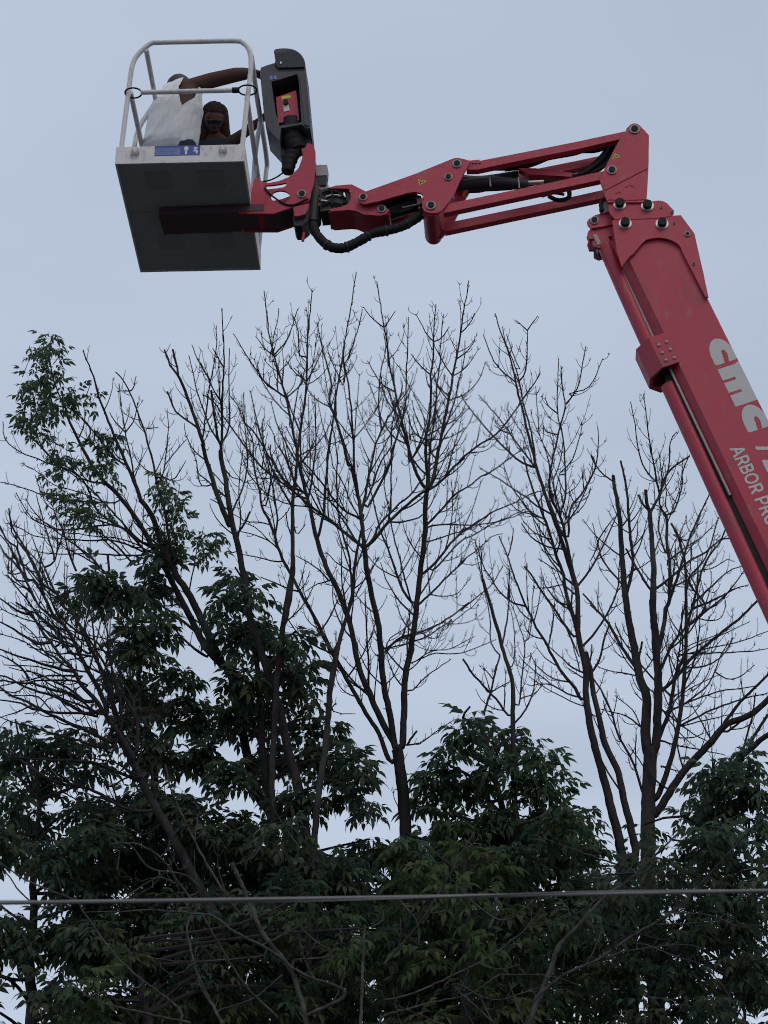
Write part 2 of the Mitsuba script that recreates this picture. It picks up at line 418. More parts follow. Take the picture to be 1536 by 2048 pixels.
def pin(code, pt, k, rad=0.022, proud=0.02, big=False, parent=LIFT):
    c = az(px(code, [pt]), k)[0]
    def cyl(r0, k0, k1, n=16):
        return prism(Point(*c).buffer(r0, quad_segs=n // 4), k0, k1)
    if big:
        key = lp('bolt', cyl(rad * 1.75, k - 0.004, k + 0.008, 28), 'steel', 40, parent)
        if key.count('__') < 2:
            put('nut', cyl(rad * 1.25, k + 0.0082, k + proud + 0.02, 8), 'black_rubber', 20, key)
    else:
        key = lp('pin', cyl(rad * 1.15, k - 0.004, k + 0.010, 20), 'galvanised', 40, parent)
        if key.count('__') < 2:
            put('pin_head', cyl(rad * 0.72, k + 0.0102, k + proud, 12), 'black_rubber', 20, key)


K1 = 0.165           # outer face of the near side plates
TH = 0.018


def both(name, g, k=K1, th=TH, label=None):
    n = lp(name, prism(g, k - th, k))
    lp(name, prism(g, -k, -k + th))
    return n


def bar(name, code, pts, k, dia, m='red_paint', sides=16, parent=LIFT):
    P3 = w3(az(px(code, pts), k), k)
    return put(name, tm(*tube(spline(P3, 0.03), dia / 2, sides)), m, 40, parent)


# gooseneck bracket carrying the basket
goose = trace([('C', [(112, 1470), (130, 1380), (160, 1330), (215, 1380), (270, 1395), (380, 1375), (470, 1340), (520, 1300), (570, 1250), (600, 1170), (625, 1080), (655, 1005), (712, 1020), (735, 1085), (738, 1200),
                       (728, 1330), (716, 1420), (692, 1480), (690, 1530), (665, 1572), (560, 1612), (480, 1642), (330, 1692), (0, 1692), (-60, 1640), (60, 1600)])], 0.12,
              holes=[[('C', [(240, 1418), (300, 1416), (380, 1405), (448, 1392), (456, 1410), (430, 1434), (350, 1448), (258, 1456)])],
                     [('C', [(395 + 95 * math.cos(t), 1527 + 60 * math.sin(t)) for t in np.linspace(0, 2 * np.pi, 28)[:-1]])]])
lp('gooseneck_plate', prism(goose, 0.102, 0.12))
lp('gooseneck_plate', prism(goose, -0.12, -0.102))
pin('C', (605, 1505), 0.12, 0.03)
lp('gooseneck_infill', prism(trace([('C', [(600, 1060), (690, 1040), (720, 1250), (690, 1480), (640, 1480), (650, 1250)])], 0.1), -0.1015, 0.1015))
lp('gooseneck_infill', prism(trace([('C', [(150, 1600), (310, 1600), (480, 1590), (640, 1560), (640, 1600), (480, 1640), (330, 1685), (150, 1685)])], 0.1), -0.1015, 0.1015))
lp('gooseneck_infill', prism(trace([('C', [(292, 1470), (500, 1470), (500, 1590), (292, 1590)])], 0.1), -0.09, -0.07), 'black_rubber')  # no web: black panel behind the round hole, its interior shade put in as colour
# support beam under the basket floor


def pbox(a0, a1, z0, z1, k0, k1):
    return prism(sbox(a0, z0, a1, z1), k0, k1)


lp('support_beam', pbox(-0.67, 0.10, -0.072, -0.014, -0.125, 0.125), 'dark_red')
lp('support_beam', prism(Polygon([(0.1005, -0.014), (0.1005, -0.085), (0.20, -0.085), (0.30, -0.05), (0.30, 0.0)]), -0.115, 0.115), 'dark_red')
lp('rotator_lug', prism(trace([('C', [(520, 1632), (600, 1615), (672, 1595), (668, 1640), (640, 1700), (560, 1722), (530, 1718)])], 0.12), -0.10, 0.124))
lp('rotator_foot', prism(trace([('C', [(528, 1800), (532, 1850), (548, 1882), (612, 1882), (668, 1835), (690, 1760), (690, 1640), (530, 1720)])], 0.0), -0.09, 0.09), 'black_plastic')
put('lever', tm(*tube(w3(az(px('C', [(622, 1880), (612, 1962)]), 0.05), 0.05), 0.011, 10)), 'red_paint', 40, LIFT)
# rotary actuator between gooseneck and jib
post = w3(az(px('C', [(745, 1300), (730, 1560), (715, 1760)]), 0.0), 0.0)
put('rotary_actuator', tm(*tube(np.array([post[0] - EZ * 0.02, post[1], post[2] - EZ * 0.03]), [0.05, 0.062, 0.058], 20)), 'black_plastic', 40, LIFT)
lp('valve_block', prism(trace([('D', [(300, 225), (330, 212), (400, 212), (408, 240), (402, 300), (372, 300), (310, 305)])], 0.06), -0.02, 0.06), 'galvanised', False)
lp('valve_body', prism(trace([('D', [(310, 306), (398, 302), (392, 380), (330, 384)])], 0.06), -0.03, 0.055), 'black_plastic', False)
lp('valve_neck', prism(trace([('D', [(345, 384), (412, 380), (412, 430), (345, 430)])], 0.04), -0.02, 0.04), 'galvanised', False)
for yy in (405, 500, 545):
    lp('rotator_tie', prism(trace([('D', [(270, yy - 12), (345, yy - 12), (345, yy + 14), (270, yy + 14)])], 0.05), 0.0, 0.05), 'red_paint')
lp('gear_motor', prism(trace([('D', [(345, 425), (420, 405), (470, 400), (560, 415), (602, 440), (602, 500), (575, 560), (520, 580), (420, 600), (345, 610)])], 0.09), -0.09, 0.09), 'black_plastic')
for seg in ([(390, 488), (440, 472), (540, 474)], [(350, 518), (405, 522)], [(545, 455), (556, 500)], [(500, 480), (560, 476)]):
    bar('hydraulic_fitting', 'D', seg, 0.10, 0.016, 'steel', 8)
for seg in ([(360, 450), (430, 430), (500, 450), (560, 500)], [(350, 560), (430, 530), (520, 550), (570, 520)], [(420, 410), (450, 470), (440, 560)], [(520, 560), (590, 590), (680, 560), (760, 590)]):
    bar('hydraulic_hose', 'D', seg, 0.105, 0.018, 'black_rubber', 8)
# jib tip fork
fork = trace([('D', [(412, 408), (480, 388), (610, 378), (690, 418), (745, 445), (745, 520), (720, 545), (830, 520), (895, 568), (936, 600), (905, 630), (860, 645), (720, 636), (640, 602), (590, 596), (440, 608), (412, 592), (520, 570), (580, 546), (606, 500), (600, 422), (560, 414), (430, 412)])], 0.12)
lp('fork_plate', prism(fork, 0.102, 0.12))
lp('fork_plate', prism(fork, -0.12, -0.102))
lp('fork_beam', prism(trace([('D', [(412, 592), (590, 580), (640, 588), (720, 620), (860, 632), (905, 618), (936, 600), (930, 622), (905, 632), (860, 648), (720, 640), (640, 606), (590, 600), (412, 612)])], 0.12), -0.1015, 0.1015))
pin('D', (868, 590), 0.12, 0.028)
lp('cross_tube', prism(trace(circle('D', (868, 590), 36), 0.12), -0.16, 0.101), 'red_paint')
# jib bracket (triangular side plates)
jb = trace([('D', [(664, 502), (672, 465), (700, 446), (735, 438), (1150, 290)]), ('E', [(245, 290), (262, 284), (285, 282), (320, 290), (358, 301), (351, 318), (320, 370), (285, 440), (255, 500), (205, 575), (178, 602), (150, 609), (120, 610), (88, 600), (72, 575), (72, 555), (86, 518)]),
            ('D', [(1222, 505), (1222, 470), (1200, 452), (1150, 442), (1090, 450), (850, 520), (720, 547), (682, 532)])], K1)
both('jib_bracket', jb)
for c, p, s in (('D', (710, 490), 0.028), ('E', (278, 320), 0.03), ('E', (227, 398), 0.026), ('E', (124, 566), 0.032)):
    pin(c, p, K1, s)
lp('bracket_web', prism(trace([('D', [(745, 440), (1150, 295), (1160, 312), (760, 455)])], K1), -0.146, 0.146))
lp('bracket_boss', prism(trace(circle('D', (710, 490), 34), K1), -0.146, 0.146))
ctr = trace(circle('E', (124, 566), 52), K1)
lp('cross_tube', prism(ctr, -0.21, 0.146))
lp('cross_tube', prism(trace(circle('E', (278, 320), 30), K1), -0.146, 0.146))
# jib cylinder between bracket and fork
bar('jib_cylinder', 'D', [(880, 640), (960, 600), (1160, 540)], 0.0, 0.13, 'black_plastic', 18)
bar('cylinder_rod', 'D', [(820, 640), (900, 625)], 0.0, 0.075, 'red_paint', 14)
for seg in ([(930, 560), (1000, 500), (1120, 470), (1200, 490)], [(960, 620), (1080, 600), (1190, 540)], [(1180, 500), (1210, 560), (1200, 620)]):
    bar('hydraulic_hose', 'D', seg, 0.08, 0.022, 'black_rubber', 8)
bar('hydraulic_fitting', 'D', [(1045, 575), (1080, 570), (1190, 545)], 0.095, 0.012, 'steel', 8)
lp('valve_body', prism(trace([('D', [(1168, 495), (1205, 490), (1208, 540), (1172, 545)])], 0.10), 0.06, 0.10), 'galvanised', False)

# parallel links of the jib
up_link = trace([('E', [(330, 300), (410, 293), (412, 300), (640, 256), (1000, 184), (1280, 124), (1290, 160), (1000, 228), (640, 300), (400, 351), (335, 352)])], K1 - 0.021)
low_link = trace([('E', [(195, 560), (600, 476), (900, 414), (1190, 350), (1190, 398), (900, 460), (600, 523), (200, 608)])], K1 - 0.021)
for g, nme in ((up_link, 'upper_link'), (low_link, 'lower_link')):
    lp(nme, prism(g, 0.086, K1 - 0.021))
    lp(nme, prism(g, -K1 + 0.021, -0.086))
for xx in (352, 372, 392):
    lp('link_clip', prism(trace([('E', [(xx - 6 + 20, 297), (xx + 6 + 20, 295), (xx + 6 + 20, 306), (xx - 6 + 20, 308)])], K1), 0.12, K1 - 0.012))
# hydraulic cylinder and hoses inside the jib
bar('levelling_cylinder', 'E', [(250, 452), (480, 428), (700, 442)], 0.02, 0.085, 'black_plastic', 16)
bar('levelling_cylinder', 'E', [(250, 400), (420, 412), (640, 380)], -0.03, 0.060, 'black_plastic', 16)
lp('levelling_rod', prism(trace([('E', [(640, 358), (740, 358), (860, 372), (1000, 392), (1010, 412), (860, 402), (700, 395)])], 0.0), -0.03, 0.03))
bar('hydraulic_fitting', 'E', [(700, 430), (790, 424)], 0.06, 0.03, 'steel', 10)
for k_, seg in ((0.03, [(560, 345), (680, 320), (820, 285), (980, 255), (1060, 225), (1150, 215), (1230, 190)]), (-0.02, [(560, 352), (700, 330), (860, 270), (1000, 245), (1100, 240), (1200, 205)]),
                (0.05, [(1200, 195), (1150, 270), (1090, 330), (1020, 375), (960, 392)]), (0.0, [(1215, 210), (1160, 290), (1100, 350), (1010, 380)]), (-0.05, [(1180, 210), (1130, 275), (1060, 340), (1000, 370)]),
                (0.03, [(1225, 205), (1180, 290), (1120, 350), (1040, 385)]), (0.02, [(460, 350), (560, 350), (620, 345), (690, 318)]), (0.0, [(350, 480), (420, 470), (600, 460), (760, 430), (900, 420)]),
                (0.04, [(820, 508), (860, 530), (900, 532), (940, 515), (940, 480)]), (0.02, [(780, 510), (850, 490), (910, 500)])):
    bar('hydraulic_hose', 'E', seg, k_, 0.034 if k_ != 0.02 else 0.024, 'black_rubber', 8)
bar('link_stay', 'E', [(245, 470), (254, 530)], 0.12, 0.02, 'galvanised', 8)
# head plates at the jib's other end
head = trace([('E', [(1262, 132), (1275, 125), (1281, 106), (1300, 92), (1330, 86), (1358, 92), (1384, 118), (1412, 150), (1410, 315), (1405, 420), (1398, 528), (1395, 545), (1170, 545), (1150, 500), (1140, 470), (1121, 415), (1132, 400), (1150, 345), (1195, 255), (1240, 172)])], K1 + 0.019)
both('head_plate', head, K1 + 0.019)
lp('head_doubler', prism(trace([('E', [(1145, 440), (1408, 318), (1404, 346), (1150, 476)])], K1 + 0.02), K1 + 0.0192, K1 + 0.026))
pin('E', (1327, 116), K1 + 0.019, 0.034)
pin('E', (1193, 357), K1 + 0.019, 0.032)
lp('cross_tube', prism(trace(circle('E', (1327, 118), 42), K1), -0.16, 0.16))
lp('cross_tube', prism(trace(circle('E', (1193, 357), 36), K1), -0.16, 0.16))
lp('head_web', prism(trace([('E', [(1395, 150), (1408, 152), (1405, 315), (1398, 525), (1380, 525), (1385, 315)])], K1), -0.165, 0.165))
# knuckle at the boom tip
kn = trace([('F', [(372, 202), (740, 196), (748, 214), (860, 200), (900, 204), (942, 222), (1016, 300), (1010, 326), (990, 346), (870, 366), (640, 376), (440, 378), (400, 340), (378, 300), (372, 250)])], K1 + 0.004)
both('knuckle_plate', kn, K1 + 0.004)
bh = trace([('F', [(412, 400), (440, 386), (640, 382), (862, 373), (1000, 349), (1080, 342), (1150, 435), (1214, 522), (1240, 640), (1300, 900), (1350, 1140), (1322, 1140), (1205, 910), (1095, 700), (1085, 660), (1055, 625), (1010, 595), (955, 574), (900, 562), (850, 560), (795, 568), (742, 582), (700, 620), (650, 680), (615, 720), (580, 748), (545, 790), (505, 845), (455, 690), (430, 520)])], K1 + 0.012)
both('boom_head', bh, K1 + 0.012)
for p in ((485, 240), (755, 255)):
    pin('F', p, K1 + 0.004, 0.026, big=True)
for p in ((538, 428), (898, 430)):
    pin('F', p, K1 + 0.012, 0.026, big=True)
for p, s in (((890, 265), 0.009), ((996, 316), 0.01)):
    pin('F', p, K1 + 0.004, s, 0.012)
for p, s in (((1145, 530), 0.018), ((1208, 820), 0.009), ((1018, 425), 0.006)):
    pin('F', p, K1 + 0.012, s, 0.014)
lp('knuckle_pad', prism(trace([('F', [(325, 215), (382, 205), (386, 300), (330, 320)])], 0.12), -0.12, 0.12), 'galvanised')
bar('hydraulic_hose', 'F', [(310, 200), (300, 250), (318, 300)], 0.13, 0.03, 'black_rubber', 8)
lug = trace([('F', [(165, 410), (180, 385), (240, 345), (330, 318), (385, 318), (400, 340), (412, 430), (330, 450), (210, 470), (175, 440)])], 0.10)
lp('lift_lug', prism(lug, 0.08, 0.10))
lp('lift_lug', prism(lug, -0.10, -0.08))
pin('F', (238, 398), 0.10, 0.028)
lp('cross_tube', prism(trace(circle('F', (238, 398), 42), 0.1), -0.08, 0.08), 'galvanised')
lug2 = trace([('F', [(170, 520), (185, 490), (250, 490), (400, 455), (430, 470), (440, 560), (445, 640), (270, 660), (235, 640), (232, 575), (190, 575)])], 0.08, holes=[[('F', [(372, 552), (410, 545), (412, 600), (392, 592)])]])
lp('lift_lug', prism(lug2, 0.055, 0.08))
lp('lift_lug', prism(lug2, -0.08, -0.055))
lp('lug_pad', prism(trace([('F', [(220, 540), (262, 530), (300, 620), (272, 645)])], 0.08), -0.05, 0.088), 'galvanised')
bar('hydraulic_hose', 'F', [(240, 660), (250, 720), (290, 780)], 0.07, 0.02, 'black_rubber', 8)

# main boom: a box section along its axis, with strip, tubes and collar under it
fa = az(px('F', [(585, 772), (950, 1560)]), K1)                 # lower edge of the near face
fb = az(px('G', [(530, 0), (878, 680)]), K1)                    # upper edge
dax = unit(fa[1] - fa[0])
if dax[1] > 0:
    dax = -dax
dax = unit(dax + unit(fb[1] - fb[0]))
eax = np.array([-dax[1], dax[0]])                                # up and to the right
if eax[0] < 0:
    eax = -eax
o2 = az(px('F', [(600, 480)]), K1)[0]
e_lo, e_hi = np.mean((fa - o2) @ eax), np.mean((fb - o2) @ eax)


def along(e, s):
    return o2 + e * eax + s * dax


def section(name, ek, s0, s1, m='red_paint', smooth=25, hollow=None, parent=LIFT):
    """A prism along the boom with the cross-section ek of (e, k) points."""
    g = Polygon(ek)
    if hollow:
        g = g.difference(Polygon(hollow))
    e_ = trimesh.creation.extrude_polygon(g, s1 - s0, engine='earcut')
    V = np.asarray(e_.vertices)
    a_z = o2 + V[:, :1] * eax + (s0 + V[:, 2:]) * dax
    X_ = PC + a_z[:, :1] * UB + a_z[:, 1:] * EZ + V[:, 1:2] * NB
    f = e_.faces
    me = tm(X_, f)
    if me.volume < 0:
        me = tm(X_, f[:, ::-1])
    return put(name, me, m, smooth, parent)


def s_of(code, p, k):
    return float(((az(px(code, [p]), k)[0] - o2) @ dax))


def e_of(code, p, k):
    return float(((az(px(code, [p]), k)[0] - o2) @ eax))


KB, S_END = 0.150, 8.2
ch = 0.05
section('main_boom', [(e_lo, KB), (e_hi - 0.01, KB), (e_hi, KB - 0.01), (e_hi, -KB + 0.01), (e_hi - 0.01, -KB), (e_lo, -KB), (e_lo - ch, -KB + ch * 1.1), (e_lo - ch, KB - ch * 1.1)], s_of('F', (560, 560), KB), S_END)
labels[LIFT + '__main_boom'] = {'label': 'red box-section main boom with grey lettering'}
eu0 = e_lo - ch
# grey guide strip and black strips under the boom
s_top, s_col0, s_col1 = s_of('F', (530, 900), 0.05), s_of('F', (790, 1610), 0.1), s_of('F', (900, 1800), 0.1)
section('guide_strip', [(eu0 - 0.03, 0.085), (eu0 - 0.002, 0.085), (eu0 - 0.002, 0.02), (eu0 - 0.03, 0.02)], s_top, s_col0, 'galvanised')
section('black_strip', [(eu0 - 0.05, 0.0), (eu0 - 0.002, 0.0), (eu0 - 0.002, -0.06), (eu0 - 0.05, -0.06)], s_top, S_END, 'black_plastic')
section('guide_strip', [(eu0 - 0.016, 0.112), (eu0 - 0.002, 0.112), (eu0 - 0.002, 0.09), (eu0 - 0.016, 0.09)], s_col1 + 0.05, s_of('G', (640, 1150), 0.1), 'galvanised')
section('black_strip', [(eu0 - 0.06, 0.085), (eu0 - 0.002, 0.085), (eu0 - 0.002, 0.005), (eu0 - 0.06, 0.005)], s_col1 + 0.05, S_END, 'black_rubber')  # black bar along the gap between boom and lower tube
P_up = w3(az(px('F', [(345, 650), (560, 1140), (785, 1640)]), 0.04), 0.04)
put('extension_cylinder', tm(*tube(spline(P_up, 0.06), 0.056, 20)), 'red_paint', 40, LIFT)
c0, c1 = az(px('G', [(296, 500), (800, 1610)]), 0.04)
P_lo = w3(np.array([c0, c1, c0 + (c1 - c0) * 3.6]), 0.04)
put('extension_cylinder', tm(*tube(P_lo, 0.055, 20)), 'red_paint', 40, LIFT)
bar('hydraulic_hose', 'G', [(345, 520), (440, 720), (540, 940), (640, 1150)], 0.07, 0.016, 'black_rubber', 8)
# collar that slides along the boom
ec = e_of('F', (345, 650), 0.04)
col = [(eu0 + 0.055, KB + 0.004), (eu0 + 0.055, KB + 0.020), (ec - 0.035, KB + 0.020), (ec - 0.125, 0.075), (ec - 0.125, -0.06), (ec - 0.035, -KB - 0.02), (eu0 + 0.055, -KB - 0.02), (eu0 + 0.055, -KB - 0.004), (eu0 - 0.055, -KB - 0.004), (eu0 - 0.055, -KB + 0.05),
       (ec - 0.02, -KB + 0.04), (ec - 0.10, -0.045), (ec - 0.10, 0.06), (ec - 0.025, KB + 0.002), (eu0 - 0.03, KB + 0.004)]
CK = section('slide_collar', col, s_col0 - 0.02, s_col1 + 0.06)
section('collar_plate', [(eu0 - 0.05, KB - 0.004), (ec - 0.03, KB - 0.004), (ec - 0.098, 0.05), (ec - 0.098, -0.04), (ec - 0.03, -KB + 0.044), (eu0 - 0.05, -KB + 0.054)], s_col0 + 0.06, s_col0 + 0.075, 'black_plastic', parent=CK)
for p in ((942, 1580), (980, 1655), (1018, 1735), (866, 1612), (900, 1685), (936, 1758)):
    pin('F', p, KB + 0.020, 0.0085, 0.010, parent=CK)

# lettering on the boom
B_EL = prism


def boom_text(poly, k=KB + 0.0002, th=0.002, name='lettering', m='lettering_grey'):
    return lp(name, prism(poly, k, k + th), m, False)


def mapped(g, k=KB):
    """letter outline (unit box of the m) -> boom plane, by its place on the boom's side"""
    o_, x_, y_ = az(px('G', [(582, 408), (694, 624), (712, 372)]), k)
    x_, y_ = x_ - o_, y_ - o_
    xl = (x_ @ dax)
    yl = (y_ @ eax)
    return affinity.affine_transform(g, [dax[0] * xl, eax[0] * yl, dax[1] * xl, eax[1] * yl, o_[0], o_[1]])


def rounded(g, r):
    return g.buffer(-r).buffer(r)


mm = sbox(0, 0, 1, 1).difference(unary_union([sbox(0.30, -0.1, 0.37, 0.52), Point(0.335, 0.52).buffer(0.035), sbox(0.63, -0.1, 0.70, 0.52), Point(0.665, 0.52).buffer(0.035)]))
mm = rounded(mm.union(sbox(-0.03, 0.86, 0.1, 1)), 0.012)


def letter_c(x0):
    # heavy c: a rounded block with a short hooked slit that opens towards the reading direction
    body = unary_union([affinity.scale(Point(0.42, 0.5).buffer(0.5), 0.84, 1.0), sbox(0.42, 0.0, 0.62, 1.0)])
    slit = unary_union([Point(0.42, 0.58).buffer(0.105), Polygon([(0.42, 0.485), (0.70, 0.40), (0.70, 0.60), (0.56, 0.66), (0.42, 0.715)])])
    return affinity.translate(body.difference(slit).intersection(sbox(-1, -1, 0.64, 2)), x0, 0)


boom_text(mapped(letter_c(-0.74)))
boom_text(mapped(mm))
boom_text(mapped(letter_c(1.05)))


def text_line(text, start, length_code, cap, bold=True):
    t = meshkit.text_mesh(text, 1.0, 0.01, bold)
    V = np.asarray(t.vertices)
    x0, x1 = V[:, 0].min(), V[:, 0].max()
    o_ = az(px('g', [start]), KB)[0]
    k = (s_of('g', length_code, KB) - (o_ - o2) @ dax) / (x1 - x0)
    a_z = o_ + (V[:, :1] - x0) * k * dax + V[:, 1:2] * cap * eax
    X_ = PC + a_z[:, :1] * UB + a_z[:, 1:] * EZ + (KB + 0.0002 + (V[:, 2:] > 0.005) * 0.002) * NB
    me = tm(X_, t.faces)
    return lp('lettering', me if me.volume > 0 else tm(X_, t.faces[:, ::-1]), 'lettering_grey', False)


text_line('ARBOR PRO', (1208, 505), (1530, 1180), 0.088)
text_line('72', (1424, 480), (1500, 720), 0.17)

# yellow warning triangles
for code, tri, k in (('D', [(1176, 338), (1252, 350), (1194, 388)], K1), ('E', [(1213, 256), (1242, 278), (1192, 292)], K1 + 0.019)):
    g = trace([(code, tri)], k)
    key = lp('warning_triangle', prism(g, k + 0.0003, k + 0.002), 'yellow_vinyl', False)
    c_ = g.centroid
    mark = affinity.scale(g, 0.62, 0.62, origin=c_).difference(affinity.scale(g, 0.3, 0.3, origin=c_))
    put('warning_mark', prism(mark, k + 0.0022, k + 0.0032), 'black_rubber', False, key)
    labels[key] = {'label': 'small yellow warning triangle'}

# black corrugated hose loop under the jib tip
hp = w3(az(px('D', [(283, 712), (290, 755), (312, 802), (370, 870), (440, 915), (540, 922), (620, 892), (700, 850), (790, 800), (900, 775), (1020, 745), (1130, 690), (1200, 640)]), 0.06), 0.06)
hp = spline(hp, 0.010)
rr = 0.035 + 0.0016 * np.sin(np.arange(len(hp)) * 1.9) + 0.012 * (meshkit.fbm(hp * 20, 2) - 0.5)
put('corrugated_hose', tm(*tube(hp, rr, 12)), 'black_rubber', 50, LIFT)
for d_ in (0.018, -0.02):
    bar('hydraulic_hose', 'D', [(900, 770 + d_ * 400), (1020, 735), (1130, 680), (1215, 600)], 0.02 + d_, 0.05, 'black_rubber', 10)
bar('hydraulic_hose', 'C', [(215, 1385), (300, 1365), (370, 1330), (425, 1290)], 0.05, 0.012, 'black_rubber', 8)
bar('hydraulic_hose', 'C', [(240, 1440), (300, 1510), (420, 1590), (520, 1610), (660, 1545)], 0.128, 0.014, 'black_rubber', 8)

# control console on the gooseneck
CN = LIFT + '__control_console'
KC = 0.16
shell = trace([('C', [(195, 330), (203, 270), (262, 246), (345, 222), (351, 160), (350, 126), (330, 112), (340, 92), (380, 84), (420, 80), (465, 82), (500, 87), (540, 100), (575, 122), (605, 152), (628, 195), (635, 225), (640, 300), (690, 835), (684, 858), (650, 862), (600, 822), (400, 860), (385, 985), (250, 840), (228, 670)])], KC,
              holes=[[('C', [(305, 405), (380, 385), (560, 330), (575, 420), (600, 800), (560, 815), (385, 835), (345, 700)])]])
put('control_console', prism(shell, -0.14, KC), 'grey_plastic', 20, LIFT)
labels[CN] = {'label': 'dark hooded control console beside the basket'}
full = trace([('C', [(290, 380), (600, 300), (625, 830), (390, 880), (340, 760)])], 0.0)
put('console_back', prism(full, -0.13, -0.10), 'black_plastic', False, CN)
put('console_hood', prism(trace([('C', [(352, 128), (500, 100), (560, 118), (600, 160), (622, 205), (628, 262), (372, 268), (340, 230)])], KC + 0.02), KC + 0.001, KC + 0.02), 'black_plastic', 20, CN)
put('console_strip', prism(trace([('C', [(580, 330), (612, 300), (668, 830), (628, 815), (600, 560)])], KC + 0.02), KC + 0.001, KC + 0.012), 'grey_plastic', False, CN)
put('console_box', prism(trace([('C', [(350, 560), (545, 492), (556, 560), (578, 790), (470, 800), (372, 806)])], 0.10), -0.08, 0.10), 'red_paint', 20, CN)
labels[CN + '__console_box'] = {'label': 'red switch box inside the console'}
put('yellow_label', prism(trace([('C', [(402, 552), (490, 538), (494, 566), (408, 582)])], 0.10), 0.1005, 0.103), 'yellow_vinyl', False, CN)
put('switch_plate', prism(trace([('C', [(418, 640), (470, 625), (486, 690), (430, 704)])], 0.10), 0.1005, 0.106), 'white_vinyl', False, CN)
put('switch_knob', prism(trace(circle('C', (448, 620), 24), 0.10), 0.1005, 0.125), 'black_rubber', 40, CN)
put('console_light', prism(trace([('C', [(290, 355), (318, 352), (320, 388), (292, 390)])], KC), KC + 0.0005, KC + 0.004), 'pale_blue_vinyl', False, CN)
put('console_light', prism(trace([('C', [(330, 352), (356, 348), (358, 384), (332, 386)])], KC), KC + 0.0005, KC + 0.004), 'pale_blue_vinyl', False, CN)
put('console_rivet', prism(trace(circle('C', (400, 226), 10), KC + 0.02), KC + 0.0205, KC + 0.026), 'steel', 40, CN)
# flexible boot and canister under the console
for pts, rad in (([(500, 800), (510, 900), (520, 1010), (560, 1090)], [0.085, 0.10, 0.098, 0.075]), ([(530, 1000), (510, 1100), (480, 1200), (462, 1290)], [0.08, 0.06, 0.052, 0.045])):
    Q_ = w3(az(px('C', pts), 0.03), 0.03)
    S_ = spline(Q_, 0.012)
    R_ = np.interp(np.linspace(0, 1, len(S_)), np.linspace(0, 1, len(rad)), rad) + 0.003 * np.sin(np.arange(len(S_)) * 1.7)
    put('cable_boot', tm(*tube(S_, R_, 18)), 'black_rubber', 40, LIFT)
put('canister', prism(trace([('C', [(392, 870), (440, 860), (440, 1120), (398, 1112)])], 0.06), -0.05, 0.05), 'black_plastic', False, LIFT)
lp('console_post', prism(trace([('C', [(560, 860), (640, 850), (700, 1010), (640, 1060), (600, 1100)])], 0.05), -0.05, 0.05), 'black_plastic')


# ------------------------------------------------------------------ the two people in the basket
def bones_of(prefix, J):
    return {k: (bpt('B', (x, y), v), r) for k, (x, y, v, r) in J.items()}


def hand(wrist, palm_dir, side_dir, curl_dir, size=1.0):
    """Joints and bones of a hand: palm, four unequal bent fingers and a thumb off the palm's side."""
    wrist, p, s, c = np.asarray(wrist), unit(palm_dir), unit(side_dir), unit(curl_dir)
    J, B_ = {'w': (wrist, 0.028 * size)}, []
    for i_, o_ in enumerate((-0.030, -0.010, 0.010, 0.030)):
        base = wrist + p * (0.085 - 0.006 * abs(i_ - 1.3)) * size + s * o_ * size
        L_ = (0.068, 0.078, 0.073, 0.056)[i_] * size
        m1 = base + (p * 0.85 + c * 0.45) * L_ * 0.5 + s * o_ * 0.10
        m2 = m1 + (p * 0.45 + c * 0.9) * L_ * 0.40
        m3_ = m2 + (p * 0.1 + c * 1.0) * L_ * 0.30
        for n_, q, r in (('b', base, 0.0125), ('1', m1, 0.0095), ('2', m2, 0.0085), ('3', m3_, 0.0072)):
            J[f'{i_}{n_}'] = (q, r * size)
        B_ += [(f'{i_}b', f'{i_}1'), (f'{i_}1', f'{i_}2'), (f'{i_}2', f'{i_}3'), ('w', f'{i_}b')]
    B_ += [('w', '0b', '1b'), ('w', '1b', '2b'), ('w', '2b', '3b')]
    t0 = wrist + p * 0.03 * size - s * 0.028 * size
    t1 = t0 + (p * 0.6 - s * 0.8 + c * 0.3) * 0.036 * size
    t2 = t1 + (p * 0.8 - s * 0.3 + c * 0.6) * 0.030 * size
    J.update({'t0': (t0, 0.015 * size), 't1': (t1, 0.0105 * size), 't2': (t2, 0.0085 * size)})
    B_ += [('w', 't0'), ('t0', 't1'), ('t1', 't2')]
    return J, B_


def with_hand(J, B_, wrist_key, tag, **kw):
    HJ, HB_ = hand(J[wrist_key][0], **kw)
    for k_, v_ in HJ.items():
        J[tag + k_] = v_
    return J, B_ + [tuple(tag + x for x in b) for b in HB_] + [(wrist_key, tag + 'w')]


# man in a white vest, seen from behind, leaning to the console
MAN = thing('person', 'person in a white sleeveless vest leaning over to the control console', 'person')
VM = 0.66
J = bones_of('man', dict(hip_l=(330, 1420, VM, 0.115), hip_r=(520, 1430, VM, 0.115), waist=(440, 1190, VM, 0.125), waist2=(590, 1170, VM, 0.120), chest=(520, 870, VM, 0.135), chest2=(640, 850, VM, 0.125),
                          sh_l=(500, 690, VM + 0.05, 0.075), sh_r=(715, 590, VM, 0.066), elb_r=(1170, 462, VM - 0.02, 0.056), mid_r=(930, 518, VM, 0.060), fore_r=(1260, 450, VM - 0.02, 0.049), wr_r=(1385, 440, VM, 0.030),
                          neck=(615, 640, VM + 0.09, 0.058), head=(606, 580, VM + 0.15, 0.088), face=(630, 640, VM + 0.20, 0.070), chin=(640, 690, VM + 0.21, 0.045),
                          elb_l=(420, 980, VM + 0.16, 0.045), wr_l=(560, 1180, VM + 0.28, 0.030)))
hipw = bk(0.30, VM, 0)
